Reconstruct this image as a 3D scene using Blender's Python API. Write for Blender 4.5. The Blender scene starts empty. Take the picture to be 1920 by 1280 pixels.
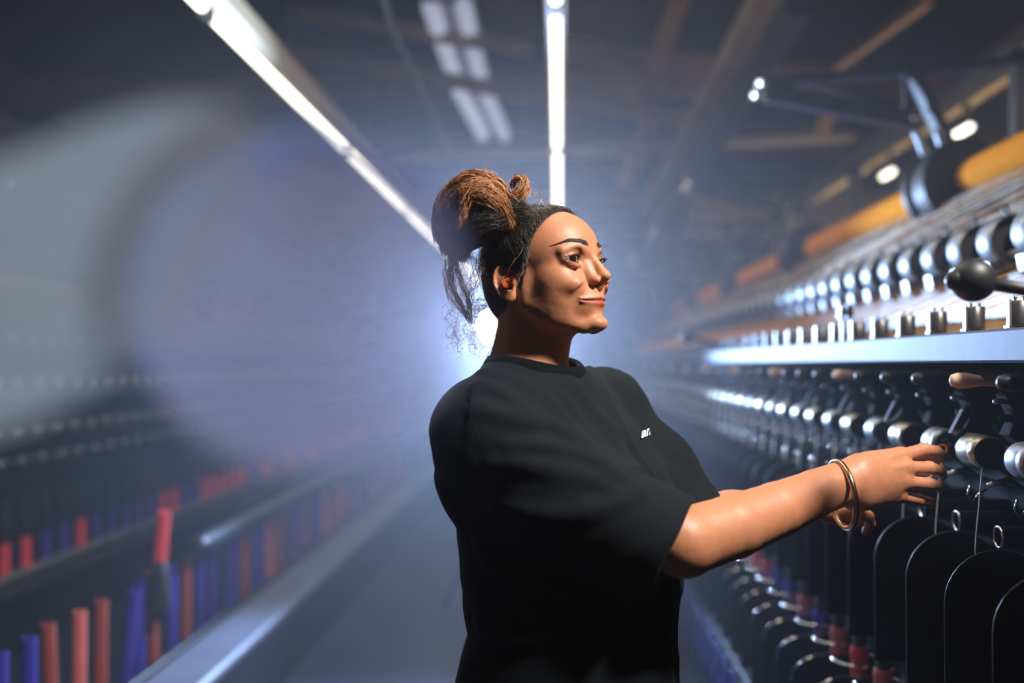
BODY_H = .0016; SHIRT_H = .003
LETTER = (1213, 808, 1.55)
import bpy, math, random
import numpy as np
from mathutils import Vector, Matrix
PI = math.pi
random.seed(7)
RNG = np.random.default_rng(11)
SC = bpy.context.scene
COL = SC.collection
F = 1867.0
YAW = math.atan(88 / F); PIT = math.atan(40 / F)
CAM = np.array([0, 0, 1.35])
_f = np.array([-math.sin(YAW) * math.cos(PIT), math.cos(YAW) * math.cos(PIT), math.sin(PIT)])
_r = np.array([math.cos(YAW), math.sin(YAW), 0.0])
_u = np.cross(_r, _f)

def P(px, py, Y):
    """world point seen at a photograph pixel, at distance Y down the aisle"""
    d = _f + _r * (px - 960) / F + _u * (640 - py) / F
    return CAM + d * (Y / d[1])

# ---------------------------------------------------------------- materials
MATS = {}
def mat(name, col, rough=0.5, metal=0.0, var=0.15, scale=30.0, bump=0.0, emit=None, estr=1.0, sss=0.0, attr=None, stretch=None, spec=0.5, alpha=1.0, coat=0.0):
    m = bpy.data.materials.new(name); m.use_nodes = True
    nt = m.node_tree; N = nt.nodes; L = nt.links
    b = N['Principled BSDF']
    b.inputs['Roughness'].default_value = rough
    b.inputs['Metallic'].default_value = metal
    b.inputs['Specular IOR Level'].default_value = spec
    b.inputs['Coat Weight'].default_value = coat
    tc = N.new('ShaderNodeTexCoord'); mp = N.new('ShaderNodeMapping')
    if stretch: mp.inputs['Scale'].default_value = stretch
    nz = N.new('ShaderNodeTexNoise'); nz.inputs['Scale'].default_value = scale; nz.inputs['Detail'].default_value = 5
    L.new(tc.outputs['Object'], mp.inputs[0]); L.new(mp.outputs[0], nz.inputs['Vector'])
    mx = N.new('ShaderNodeMix'); mx.data_type = 'RGBA'
    c = np.array(col, float)
    mx.inputs[6].default_value = (*(c * (1 - var)), 1); mx.inputs[7].default_value = (*np.clip(c * (1 + var), 0, 1), 1)
    L.new(nz.outputs['Fac'], mx.inputs[0])
    out = mx.outputs[2]
    if attr:
        at = N.new('ShaderNodeAttribute'); at.attribute_name = 'tint'
        m2 = N.new('ShaderNodeMix'); m2.data_type = 'RGBA'; m2.blend_type = 'MULTIPLY'; m2.inputs[0].default_value = 1
        L.new(out, m2.inputs[6]); L.new(at.outputs['Color'], m2.inputs[7]); out = m2.outputs[2]
    L.new(out, b.inputs['Base Color'])
    if bump:
        bp = N.new('ShaderNodeBump'); bp.inputs['Strength'].default_value = bump; bp.inputs['Distance'].default_value = 0.002
        L.new(nz.outputs['Fac'], bp.inputs['Height']); L.new(bp.outputs[0], b.inputs['Normal'])
    if emit:
        b.inputs['Emission Color'].default_value = (*emit, 1); b.inputs['Emission Strength'].default_value = estr
    if sss:
        b.inputs['Subsurface Weight'].default_value = sss; b.inputs['Subsurface Radius'].default_value = (0.9, 0.35, 0.2)
        b.inputs['Subsurface Scale'].default_value = 0.006
    if alpha < 1: b.inputs['Alpha'].default_value = alpha
    MATS[name] = m
    return m

# ---------------------------------------------------------------- mesh building
class MB:
    def __init__(s): s.v = []; s.f = []; s.sm = []
    def add(s, vs, fs, smooth=True):
        o = len(s.v); s.v += [tuple(map(float, q)) for q in vs]
        s.f += [tuple(i + o for i in q) for q in fs]
        s.sm += [smooth] * len(fs); return s
    def box(s, lo, hi, bev=0.0):
        (x0, y0, z0), (x1, y1, z1) = lo, hi
        if bev <= 0:
            vs = [(x0,y0,z0),(x1,y0,z0),(x1,y1,z0),(x0,y1,z0),(x0,y0,z1),(x1,y0,z1),(x1,y1,z1),(x0,y1,z1)]
            return s.add(vs, [(0,3,2,1),(4,5,6,7),(0,1,5,4),(1,2,6,5),(2,3,7,6),(3,0,4,7)], False)
        b = bev  # bevelled profile in XZ, extruded in Y with chamfered ends
        def ring(y, i): return [(x0+b+i,y,z0+i),(x1-b-i,y,z0+i),(x1-i,y,z0+b+i),(x1-i,y,z1-b-i),(x1-b-i,y,z1-i),(x0+b+i,y,z1-i),(x0+i,y,z1-b-i),(x0+i,y,z0+b+i)]
        vs = ring(y0, b*.6) + ring(y0+b, 0) + ring(y1-b, 0) + ring(y1, b*.6)
        fs = [tuple(range(8)), tuple(range(31, 23, -1))]
        for k in range(3):
            for j in range(8):
                a = k*8+j; c = k*8+(j+1) % 8
                fs.append((a, a+8, c+8, c))
        return s.add(vs, fs, False)
    def cyl(s, a, b, ra, rb=None, n=16, cap=True, smooth=True):
        rb = ra if rb is None else rb
        return s.lathe(a, b, [(0, ra), (1, rb)], n, cap)
    def lathe(s, a, b, prof, n=24, cap=True, start=0.0, sweep=2*PI):
        """profile of (t along a->b, radius)"""
        a = Vector(a); b = Vector(b); ax = b - a
        z = ax.normalized(); t = Vector((0, 0, 1)) if abs(z.z) < .9 else Vector((1, 0, 0))
        x = z.cross(t).normalized(); y = z.cross(x)
        o = len(s.v); vs = []; fs = []
        for (tt, r) in prof:
            c = a + ax * tt
            for k in range(n):
                an = start + sweep * k / n
                vs.append(c + (x * math.cos(an) + y * math.sin(an)) * r)
        m = len(prof)
        for i in range(m - 1):
            for k in range(n):
                k2 = (k + 1) % n
                fs.append((i*n+k, (i+1)*n+k, (i+1)*n+k2, i*n+k2))
        if cap:
            if prof[0][1] > 1e-6: fs.append(tuple(range(n)))
            if prof[-1][1] > 1e-6: fs.append(tuple(range(m*n-1, (m-1)*n-1, -1)))
        return s.add(vs, fs)
    def torus(s, c, axis, R, r, n=32, k=8, a0=0.0, a1=2*PI, sx=1.0, ref=None):
        z = Vector(axis).normalized(); t = Vector(ref) if ref is not None else (Vector((0, 0, 1)) if abs(z.z) < .9 else Vector((1, 0, 0)))
        x = z.cross(t).normalized(); y = z.cross(x)
        full = abs(a1 - a0 - 2*PI) < 1e-6
        pts = []
        m = n if full else n + 1
        for i in range(m):
            an = a0 + (a1 - a0) * i / n
            pts.append(Vector(c) + x * math.cos(an) * R * sx + y * math.sin(an) * R)
        return s.tube(pts, r, k, closed=full)
    def tube(s, pts, r, k=8, closed=False, flat=None):
        pts = [Vector(p) for p in pts]; n = len(pts)
        rs = r if hasattr(r, '__len__') else [r] * n
        vs = []; fs = []; prev = None
        for i, p in enumerate(pts):
            if closed: d = pts[(i+1) % n] - pts[i-1]
            else: d = pts[min(i+1, n-1)] - pts[max(i-1, 0)]
            d.normalize()
            if prev is None:
                t = Vector((0, 0, 1)) if abs(d.z) < .9 else Vector((1, 0, 0)); x = d.cross(t).normalized()
            else:
                x = prev - d * prev.dot(d)
                x = x.normalized() if x.length > 1e-6 else d.orthogonal().normalized()
            prev = x; y = d.cross(x)
            for j in range(k):
                an = 2*PI*j/k
                vs.append(p + (x * math.cos(an) + y * math.sin(an) * (flat or 1)) * rs[i])
        m = n if closed else n - 1
        for i in range(m):
            i2 = (i + 1) % n
            for j in range(k):
                j2 = (j+1) % k
                fs.append((i*k+j, i2*k+j, i2*k+j2, i*k+j2))
        if not closed:
            fs.append(tuple(range(k))); fs.append(tuple(range(n*k-1, (n-1)*k-1, -1)))
        return s.add(vs, fs)
    def prism(s, poly, axis, lo, hi, smooth=False):
        """extrude a 2D polygon along axis 0/1/2 ; poly gives the other two coords in order"""
        def mk(u, v, w):
            q = [u, v]; q.insert(axis, w); return q
        n = len(poly)
        vs = [mk(u, v, lo) for u, v in poly] + [mk(u, v, hi) for u, v in poly]
        fs = [tuple(range(n)), tuple(range(2*n-1, n-1, -1))] + [(i, i+n, (i+1) % n+n, (i+1) % n) for i in range(n)]
        return s.add(vs, fs, smooth)
    def sphere(s, c, r, n=16, m=10, sc=(1, 1, 1)):
        vs = []; fs = []
        for i in range(m+1):
            th = PI*i/m
            for k in range(n):
                an = 2*PI*k/n
                vs.append((c[0]+r*sc[0]*math.sin(th)*math.cos(an), c[1]+r*sc[1]*math.sin(th)*math.sin(an), c[2]+r*sc[2]*math.cos(th)))
        for i in range(m):
            for k in range(n):
                k2 = (k+1) % n
                fs.append((i*n+k, (i+1)*n+k, (i+1)*n+k2, i*n+k2))
        return s.add(vs, fs)
    def mesh(s, name):
        me = bpy.data.meshes.new(name)
        me.from_pydata(s.v, [], s.f)
        me.polygons.foreach_set('use_smooth', s.sm)
        me.update()
        import bmesh
        b = bmesh.new(); b.from_mesh(me)
        bmesh.ops.remove_doubles(b, verts=b.verts, dist=1e-7)
        bmesh.ops.recalc_face_normals(b, faces=b.faces)
        b.to_mesh(me); b.free()
        return me
    def build(s, name, m, parent=None, sharp=None):
        me = s.mesh(name)
        if m: me.materials.append(MATS[m] if isinstance(m, str) else m)
        if sharp is not None: me.set_sharp_from_angle(angle=math.radians(sharp))
        return link(name, me, parent)

def link(name, data, parent=None):
    o = bpy.data.objects.new(name, data); COL.objects.link(o)
    if parent is not None: o.parent = parent
    return o
def np_mesh(name, V, Q, m=None, smooth=True):
    me = bpy.data.meshes.new(name)
    V = np.asarray(V, np.float32); Q = np.asarray(Q, np.int32); k = Q.shape[1]
    me.vertices.add(len(V)); me.vertices.foreach_set('co', V.ravel())
    me.loops.add(Q.size); me.loops.foreach_set('vertex_index', Q.ravel())
    me.polygons.add(len(Q)); me.polygons.foreach_set('loop_start', np.arange(0, Q.size, k, dtype=np.int32))
    me.polygons.foreach_set('loop_total', np.full(len(Q), k, np.int32))
    me.polygons.foreach_set('use_smooth', np.full(len(Q), smooth))
    me.update(calc_edges=True); me.validate()
    if m: me.materials.append(MATS[m])
    return me
def tag(o, label=None, cat=None, group=None, kind=None):
    if label: o['label'] = label
    if cat: o['category'] = cat
    if group: o['group'] = group
    if kind: o['kind'] = kind
    return o
def empty(name, loc=(0, 0, 0), rot=(0, 0, 0)):
    o = bpy.data.objects.new(name, None); COL.objects.link(o)
    o.location = loc; o.rotation_euler = rot; o.empty_display_size = .1
    return o
def kids(o): return [c for c in bpy.data.objects if c.parent == o]
def copy_tree(o, parent=None, tree=None):
    c = o.copy(); COL.objects.link(c)
    if parent is not None: c.parent = parent
    for ch, sub in (tree if tree is not None else snapshot(o)): copy_tree(ch, c, sub)
    return c
def snapshot(o): return [(ch, snapshot(ch)) for ch in kids(o)]

# ---------------------------------------------------------------- implicit surfaces -> one continuous mesh (numpy surface nets)
def sphere_d(p, c, r): return np.linalg.norm(p - np.float32(c), axis=-1) - r
def ell(p, c, r):
    q = (p - np.float32(c)) / np.float32(r)
    k0 = np.linalg.norm(q, axis=-1); k1 = np.linalg.norm(q / np.float32(r), axis=-1) + 1e-9
    return k0 * (k0 - 1) / k1
def capd(p, a, b, ra, rb=None):
    rb = ra if rb is None else rb
    a = np.float32(a); b = np.float32(b); ab = b - a
    t = np.clip(((p - a) @ ab) / max(float(ab @ ab), 1e-12), 0, 1)
    return np.linalg.norm(p - a - t[..., None] * ab, axis=-1) - (ra + (rb - ra) * t)
def smin(a, b, k):
    h = np.maximum(k - np.abs(a - b), 0) / k
    return np.minimum(a, b) - h * h * k * .25
def smax(a, b, k): return -smin(-a, -b, k)
def chain(p, pts, k=None):
    d = None
    for (a, ra), (b, rb) in zip(pts[:-1], pts[1:]):
        c = capd(p, a, b, ra, rb)
        d = c if d is None else (np.minimum(d, c) if k is None else smin(d, c, k))
    return d

def surface_nets(fn, lo, hi, h, B=16, slack=1.0):
    lo = np.float32(lo); hi = np.float32(hi)
    n = np.ceil((hi - lo) / h).astype(int) + 1
    nb = np.ceil(n / B).astype(int)
    bi = np.stack(np.meshgrid(*[np.arange(k) for k in nb], indexing='ij'), -1).reshape(-1, 3)
    ctr = lo + (bi * B + B / 2) * h
    dc = fn(ctr.astype(np.float32))
    bi = bi[np.abs(dc) < (B * h * .5 * 1.74 + 2 * h) * 1.35 * slack]
    g = np.stack(np.meshgrid(*[np.arange(B + 1)] * 3, indexing='ij'), -1).reshape(-1, 3)
    VX = {}; dims = (n + B + 2).astype(np.int64)
    cellkeys = []; cellpos = []; quads = []
    for s in range(0, len(bi), 24):
        bb = bi[s:s+24]
        gp = (bb[:, None, :] * B + g[None]).astype(np.int64)
        pts = (lo + gp.astype(np.float32) * h)
        d = fn(pts.reshape(-1, 3)).reshape(len(bb), B+1, B+1, B+1)
        sg = d < 0
        c = np.zeros((len(bb), B, B, B), np.int32)
        for i in (0, 1):
            for j in (0, 1):
                for k in (0, 1):
                    c += sg[:, i:B+i, j:B+j, k:B+k]
        act = (c > 0) & (c < 8)
        ib, ix, iy, iz = np.nonzero(act)
        if not len(ib): continue
        corner = {}
        for i in (0, 1):
            for j in (0, 1):
                for k in (0, 1):
                    corner[i, j, k] = d[ib, ix+i, iy+j, iz+k]
        acc = np.zeros((len(ib), 3), np.float32); cnt = np.zeros(len(ib), np.float32)
        for ax in range(3):
            for u in (0, 1):
                for v in (0, 1):
                    a = [u, v]; a.insert(ax, 0); e = [u, v]; e.insert(ax, 1)
                    da = corner[tuple(a)]; db = corner[tuple(e)]
                    m = (da < 0) != (db < 0)
                    t = np.where(m, da / np.where(m, da - db, 1), 0)
                    q = np.tile(np.float32(a), (len(ib), 1)); q[:, ax] = t
                    acc += q * m[:, None]; cnt += m
        cell = bb[ib] * B + np.stack([ix, iy, iz], -1)
        pos = lo + (cell + acc / cnt[:, None]) * h
        key = (cell[:, 0] * dims[1] + cell[:, 1]) * dims[2] + cell[:, 2]
        cellkeys.append(key); cellpos.append(pos)
        # edges starting at this block's own grid points
        for ax in range(3):
            sl0 = [slice(0, B)] * 3; sl1 = [slice(0, B)] * 3; sl1[ax] = slice(1, B+1)
            s0 = sg[(slice(None), *sl0)]; s1 = sg[(slice(None), *sl1)]
            eb, ex, ey, ez = np.nonzero(s0 != s1)
            if not len(eb): continue
            gc = bb[eb] * B + np.stack([ex, ey, ez], -1)
            flip = s0[eb, ex, ey, ez]
            u = np.zeros(3, int); v = np.zeros(3, int); u[(ax+1) % 3] = 1; v[(ax+2) % 3] = 1
            cs = [gc - u - v, gc - v, gc, gc - u]
            ks = np.stack([(q[:, 0] * dims[1] + q[:, 1]) * dims[2] + q[:, 2] for q in cs], -1)
            ks[~flip] = ks[~flip][:, ::-1]
            quads.append(ks)
    keys = np.concatenate(cellkeys); pos = np.concatenate(cellpos); q = np.concatenate(quads)
    uk, idx = np.unique(keys, return_index=True); pos = pos[idx]
    loc = np.searchsorted(uk, q); loc = np.clip(loc, 0, len(uk)-1)
    ok = (uk[loc] == q).all(1)
    return pos, loc[ok]
def relax(V, Q, it=2, w=.5):
    E = np.concatenate([Q[:, [0, 1]], Q[:, [1, 2]], Q[:, [2, 3]], Q[:, [3, 0]]])
    for _ in range(it):
        S = np.zeros_like(V); C = np.zeros(len(V), np.float32)
        for a, b in ((0, 1), (1, 0)):
            for k in range(3): S[:, k] += np.bincount(E[:, a], V[E[:, b], k], len(V)).astype(np.float32)
            C += np.bincount(E[:, a], minlength=len(V))
        V = V * (1 - w) + (S / np.maximum(C, 1)[:, None]) * w
    return V
def strands_mesh(name, S, rad, m, parent=None, k=3):
    """S: (n strands, m points, 3); rad: (n,) or scalar; tapered to both ends a little"""
    S = np.asarray(S, np.float32); n, mm, _ = S.shape
    rad = np.broadcast_to(np.asarray(rad, np.float32), (n,))
    d = np.gradient(S, axis=1); d /= np.linalg.norm(d, axis=-1, keepdims=True) + 1e-9
    ref = np.float32([.31, .77, .55])
    x = np.cross(d, ref); x /= np.linalg.norm(x, axis=-1, keepdims=True) + 1e-9
    y = np.cross(d, x)
    tp = np.interp(np.linspace(0, 1, mm), [0, .1, .7, 1], [.8, 1, 1, .35]).astype(np.float32)
    vs = []
    for j in range(k):
        a = 2*PI*j/k
        vs.append(S + (x * math.cos(a) + y * math.sin(a)) * (rad[:, None] * tp[None])[..., None])
    V = np.stack(vs, 2).reshape(-1, 3)
    i = np.arange(n)[:, None, None]; t = np.arange(mm-1)[None, :, None]; j = np.arange(k)[None, None, :]
    A = (i*mm + t)*k + j; Bq = (i*mm + t+1)*k + j; j2 = (j+1) % k
    Cq = (i*mm + t+1)*k + j2; D = (i*mm + t)*k + j2
    Q = np.stack([A, Bq, Cq, D], -1).reshape(-1, 4)
    me = np_mesh(name, V, Q, m)
    if m and m.startswith('hair'):
        t = np.exp(RNG.normal(0, .55, n)).astype(np.float32)
        c = np.ones((n, mm * k, 4), np.float32); c[..., :3] = t[:, None, None]
        at = me.color_attributes.new('tint', 'FLOAT_COLOR', 'POINT'); at.data.foreach_set('color', c.ravel())
    return link(name, me, parent)
def unit(a): return a / (np.linalg.norm(a, axis=-1, keepdims=True) + 1e-9)
def curve(pts, m):
    pts = np.array(pts, float); n = len(pts); t = np.linspace(0, n - 1, m); out = []
    for u in t:
        i = min(int(u), n - 2); f = u - i
        p0, p1, p2, p3 = pts[max(i-1, 0)], pts[i], pts[i+1], pts[min(i+2, n-1)]
        out.append(.5 * ((2*p1) + (-p0+p2)*f + (2*p0-5*p1+4*p2-p3)*f*f + (-p0+3*p1-3*p2+p3)*f**3))
    return np.array(out)
mat('skin', (.44, .180, .088), .50, var=.12, scale=90, bump=.25, sss=.2, attr=True, spec=.45)
mat('hair_dark', (.020, .013, .011), .42, var=.5, scale=200, spec=.6, attr=True)
mat('scalp_hair', (.016, .010, .009), .6, var=.5, scale=200, spec=.3)
mat('hair_brown', (.36, .155, .06), .42, var=.45, scale=160, spec=.6, attr=True)
mat('hair_fine', (.50, .36, .27), .45, var=.4, scale=160, spec=.7, attr=True)
mat('eye_white', (.42, .37, .34), .12, var=.05)
mat('iris', (.010, .005, .003), .08, var=.3)
mat('cotton_black', (.0042, .0068, .0100), .85, var=.25, scale=420, bump=.35, spec=.14)
mat('rib_black', (.0025, .0038, .0055), .85, var=.2, scale=300, bump=.3, spec=.06)
mat('print_white', (.78, .78, .80), .6, var=.05)
mat('trouser_dark', (.012, .014, .02), .85, var=.2, scale=200)
mat('shoe_black', (.01, .01, .012), .4)
mat('gold', (.75, .50, .26), .2, 1.0, var=.15, scale=60)
mat('ear_foam', (.95, .16, .03), .65, var=.08)
for n_ in ('cotton_black', 'rib_black'):
    b_ = MATS[n_].node_tree.nodes['Principled BSDF']; b_.inputs['Sheen Weight'].default_value = .05; b_.inputs['Sheen Tint'].default_value = (.55, .75, 1, 1); b_.inputs['Sheen Roughness'].default_value = .4  # bluish sheen imitates cool light on the cloth folds
# ================================================================ the woman
def V3(*a): return np.array(a, float)
def rot_axes(yaw, pitch, roll=0.0):
    """columns: forward, left, up of a head looking along +x turned by yaw about z, chin lifted by pitch"""
    f = V3(math.cos(yaw) * math.cos(pitch), math.sin(yaw) * math.cos(pitch), math.sin(pitch))
    l = V3(-math.sin(yaw), math.cos(yaw), 0)
    u = np.cross(f, l)
    l, u = l * math.cos(roll) + u * math.sin(roll), u * math.cos(roll) - l * math.sin(roll)
    return np.stack([f, l, u], 1)
HO = V3(-.026, 1.52, 1.4815)
HR = rot_axes(math.radians(-33), math.radians(5), math.radians(0))
def H2W(q): return HO + (np.asarray(q, float) * .001) @ HR.T
def W2H(p): return ((p - np.float32(HO)) @ np.float32(HR)) * np.float32(1000)
EYE = V3(71.0, 37, 12.5)

def d_cranium(p):
    d = ell(p, (-3, 0, 30), (89, 71, 71))
    return smin(d, ell(p, (38, 0, 36), (51, 58, 50)), 22)
# ear frame: u back, v up, w outward
def ear_local(p, side=1):
    c = V3(-16, 68, -11)
    q = p.copy(); q[..., 1] = np.abs(q[..., 1])
    w = V3(.42, .90, .08); w /= np.linalg.norm(w)
    v = V3(-.16, 0, .98); v -= w * (v @ w); v /= np.linalg.norm(v)
    u = np.cross(w, v)
    if u[0] > 0: u = -u
    R = np.float32(np.stack([u, v, w], 1))
    return (q - np.float32(c)) @ R * np.float32(1.12), c, np.stack([u, v, w], 1)
def d_ear(p):
    e, _, _ = ear_local(p)
    d = ell(e, (4, -1, 3), (18, 29, 4.2))
    rim = None
    pts = []
    for k in range(19):
        a = math.radians(215 - k * 17.5)   # from front base over top, down the back
        rx = 17.5 if math.sin(a) > 0 else 14.5
        pts.append(((4 - rx * math.cos(a) * 1.0, -1 + 29 * math.sin(a), 6.2), 3.1 if k < 15 else 3.6))
    rim = chain(e, [(tuple(a), r) for a, r in pts])
    d = smin(d, rim, 3)
    d = smin(d, ell(e, (-1, -26, 4), (8.5, 9, 4.2)), 5)           # lobe
    anti = chain(e, [((-5, 13, 5.5), 2.6), ((4, 7, 6.5), 3), ((9, -3, 7), 3.2), ((6, -14, 6.5), 3), ((0, -17, 6), 3)])
    d = smin(d, anti, 3)
    d = smax(d, -ell(e, (-1, -4, 6), (8.5, 11, 7.5)), 2.5)         # concha bowl
    d = smax(d, -ell(e, (5, 17, 8), (8, 6.5, 4)), 2)
    d = smax(d, -chain(e, [((-6, 20, 8.5), 2.2), ((6, 22, 8), 2.2), ((15, 12, 8), 2.0), ((17, -2, 8), 1.9), ((13, -14, 7.5), 1.4)]), 1.5)
    d = smin(d, ell(e, (-11.5, -5, 5), (4.2, 6.5, 4.6)), 3)         # tragus
    return d
def d_head(pm):
    p = pm.copy(); p[..., 1] = np.abs(p[..., 1])
    d = d_cranium(p)
    d = smin(d, ell(p, (40, 0, -24), (49, 55, 60)), 20)
    d = smin(d, ell(p, (54, 40, -14), (25, 21, 22)), 14)
    d = smin(d, ell(p, (36, 41, -34), (34, 20, 34)), 18)
    d = smin(d, ell(p, (72, 35, -25), (21, 18, 15)), 10)            # lifted cheek
    d = smin(d, chain(p, [((2, 56, -2), 13), ((6, 52, -44), 13), ((40, 38, -70), 13), ((76, 14, -84), 12)]), 16)
    d = smin(d, ell(p, (30, 0, -50), (55, 50, 38)), 20)
    d = smin(d, ell(p, (88.5, 0, -82), (18, 18, 13)), 9)              # chin
    d = smin(d, ell(p, (77.5, 0, -48), (24, 30, 27)), 12)             # mouth mound
    d = smin(d, chain(p, [((86, 6, 25), 8), ((83, 26, 31), 8.5), ((70, 46, 25), 8)]), 8)   # brow bone
    d = smax(d, -ell(p, (95.5, 36, 9), (20, 17, 13)), 9)              # socket
    # nose
    d = smin(d, chain(p, [((88, 0, 20), 7.2), ((98.5, 0, 5), 6.6), ((106.5, 0, -8), 7.2)]), 9)
    d = smin(d, capd(p, (86, 9, 3), (94, 11, -14), 6, 6.5), 9)
    d = smin(d, ell(p, (109.5, 0, -14), (10, 9, 8)), 5)
    d = smin(d, ell(p, (99, 12.5, -20), (10.5, 6.2, 6.8)), 3.5)
    d = smin(d, capd(p, (109, 0, -20), (101, 0, -30), 4.2, 4.5), 3)
    d = smax(d, -capd(p, (94, 20.5, -22), (99, 18.5, -12), 1.7, .9), 3.5)   # alar groove
    d = smax(d, -ell(p, (105, 6.5, -26.5), (6, 3.4, 3.6)), 2)
    # lips, smiling
    up = chain(p, [((100.8, 0, -45.6), 2.6), ((100.6, 5, -44.6), 2.6), ((95.5, 17, -46.0), 2.2), ((86, 34, -47), 1.2)])
    lo = chain(p, [((99.4, 0, -53.2), 3.4), ((96.0, 13, -53.0), 3.0), ((86.5, 31, -50.2), 1.4)])
    d = smax(d, -capd(p, (108.5, 0, -34), (110, 0, -42), 1.8, 2.2), 4)
    d = smin(d, up, 4); d = smin(d, lo, 4)
    sl = chain(p, [((103.6, 0, -49.2), 1.5), ((99.2, 13, -49.4), 1.5), ((91.5, 25, -49.0), 1.4), ((83.5, 38, -47.5), 1.5)])
    d = smax(d, -sl, 1.2)
    d = smax(d, -ell(p, (109, 0, -65), (9, 18, 5)), 8)              # under the lip
    fold = chain(p, [((98, 23, -20), 1.4), ((94, 31, -26), 2.6), ((88.5, 38, -34), 3.0), ((83.5, 42, -45), 2.8), ((81, 40, -57), 2.2), ((82, 33, -70), 1.2)])
    d = smax(d, -fold, 5)
    # eyes: lids around the ball, open slit
    lid = sphere_d(p, EYE, 15.4)
    d = smin(d, lid, 3.5)
    d = smin(d, chain(p, [((83, 25, 4.5), 1.5), ((85.8, 34, 1.2), 2.6), ((80, 44, 4), 1.6)]), 6)      # pouch under the eye
    crease = chain(p, [((86.0, 23, 20), 1.3), ((89, 30, 24.8), 2.3), ((86.5, 40, 24.6), 2.4), ((79, 50, 18.0), 1.8)])
    d = smax(d, -crease, 2.5)
    # slit as an almond: two offset spheres intersected
    q = p - np.float32(EYE)
    yy = q[..., 1]
    mid = -.6 + .02 * yy
    half = 4.4 * np.clip(1 - ((yy - .6) / 15.2) ** 2, 0, 1) ** .8
    slit = np.maximum(np.abs(q[..., 2] - mid) - half, 4.0 - q[..., 0])
    d = smax(d, -slit, 1.0)
    return d
def d_neck(pm):
    d = chain(pm, [((-24, 0, -25), 50), ((-30, 0, -75), 49), ((-46, 3, -128), 54), ((-50, 4, -165), 68)])
    d = smin(d, capd(pm, (20, 0, -62), (-6, 0, -132), 30, 34), 20)
    return d

# ---- right arm and hand, left arm and hand (world metres)
SR = V3(-.112, 1.385, 1.252); ER = V3(.165, 1.345, 1.110); WR = P(1586, 903, 1.50)
SL = V3(.090, 1.70, 1.268); EL = V3(.224, 1.60, 1.090); WL = P(1522, 942, 1.65)
def hand_pts():
    K = [P(1690, 854, 1.553), P(1697, 877, 1.541), P(1694, 903, 1.538), P(1684, 929, 1.544)]
    I = [P(1731, 843, 1.575), P(1742, 877, 1.560), P(1740, 907, 1.556), P(1723, 937, 1.565)]
    D = [P(1756, 846, 1.597), P(1762, 882, 1.588), P(1760, 910, 1.584), P(1742, 941, 1.592)]
    T = [P(1768, 854, 1.618), P(1766, 889, 1.612), P(1762, 915, 1.608), P(1746, 946, 1.614)]
    return K, I, D, T
HK, HI, HD, HT = hand_pts()
def d_handR(p):
    W = WR
    d = chain(p, [(tuple(WR + (ER - WR) * .12), .031), (tuple(W), .0295)])
    base = [P(1612, 877, 1.505), P(1612, 895, 1.498), P(1611, 915, 1.498), P(1608, 933, 1.502)]
    for i, (k, r0, r1) in enumerate(zip(HK, (.022, .0235, .0225, .021), (.0148, .0145, .0138, .0125))):
        d = smin(d, capd(p, base[i], k + V3(-.002, .004, -.002), r0, r1), .016)
    d = smin(d, capd(p, P(1640, 898, 1.530), P(1680, 898, 1.560), .024, .018), .02)
    for i in range(4):
        r = (.0098, .0100, .0096, .0086)[i]
        kn = HK[i] + V3(0, -.002, .001)
        d = smin(d, sphere_d(p, kn, r * 1.22), .006)
        f = chain(p, [(tuple(HK[i]), r * 1.1), (tuple(HI[i]), r), (tuple(HD[i]), r * .9), (tuple(HT[i]), r * .78)], .002)
        f = smin(f, sphere_d(p, HI[i], r * 1.06), .003)
        d = smin(d, f, .0035)
    th = chain(p, [(tuple(P(1622, 873, 1.535)), .019), (tuple(P(1672, 859, 1.590)), .0145), (tuple(P(1722, 851, 1.618)), .0115), (tuple(P(1756, 857, 1.630)), .0095)], .003)
    d = smin(d, th, .012)
    for i in range(4):   # tendons on the back of the hand
        d = smin(d, capd(p, base[i] * .35 + HK[i] * .65 + V3(0, -.0145, .006), HK[i] + V3(-.001, -.0085, .004), .0025, .003), .006)
    return d
def d_handL(p):
    W = WL; fx = V3(.80, .50, .03); fx /= np.linalg.norm(fx); dn = unit(V3(.10, .70, -.70) - fx * float(V3(.10, .70, -.70) @ fx)); sx = np.cross(fx, dn)
    d = capd(p, W, W + fx * .02, .024, .023)
    for i in range(4):
        o = (i - 1.5) * .0205
        k = W + fx * (.085 - abs(i - 1.2) * .005) + sx * o + dn * .004
        d = smin(d, capd(p, W + fx * .02 + sx * o * .7, k, .017, .0125), .014)
        ln = (.040, .045, .042, .034)[i]
        a = k + fx * ln * .9 + dn * ln * .35; b = a + fx * ln * .45 + dn * ln * .5; c = b + fx * ln * .1 + dn * ln * .5
        d = smin(d, chain(p, [(tuple(k), .0105), (tuple(a), .0095), (tuple(b), .0088), (tuple(c), .0075)], .002), .0035)
    t0 = W + fx * .025 - sx * .026
    d = smin(d, chain(p, [(tuple(t0), .016), (tuple(t0 + fx * .035 - sx * .016 + dn * .012), .0125), (tuple(t0 + fx * .062 - sx * .012 + dn * .026), .0095)], .003), .01)
    return d
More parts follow.
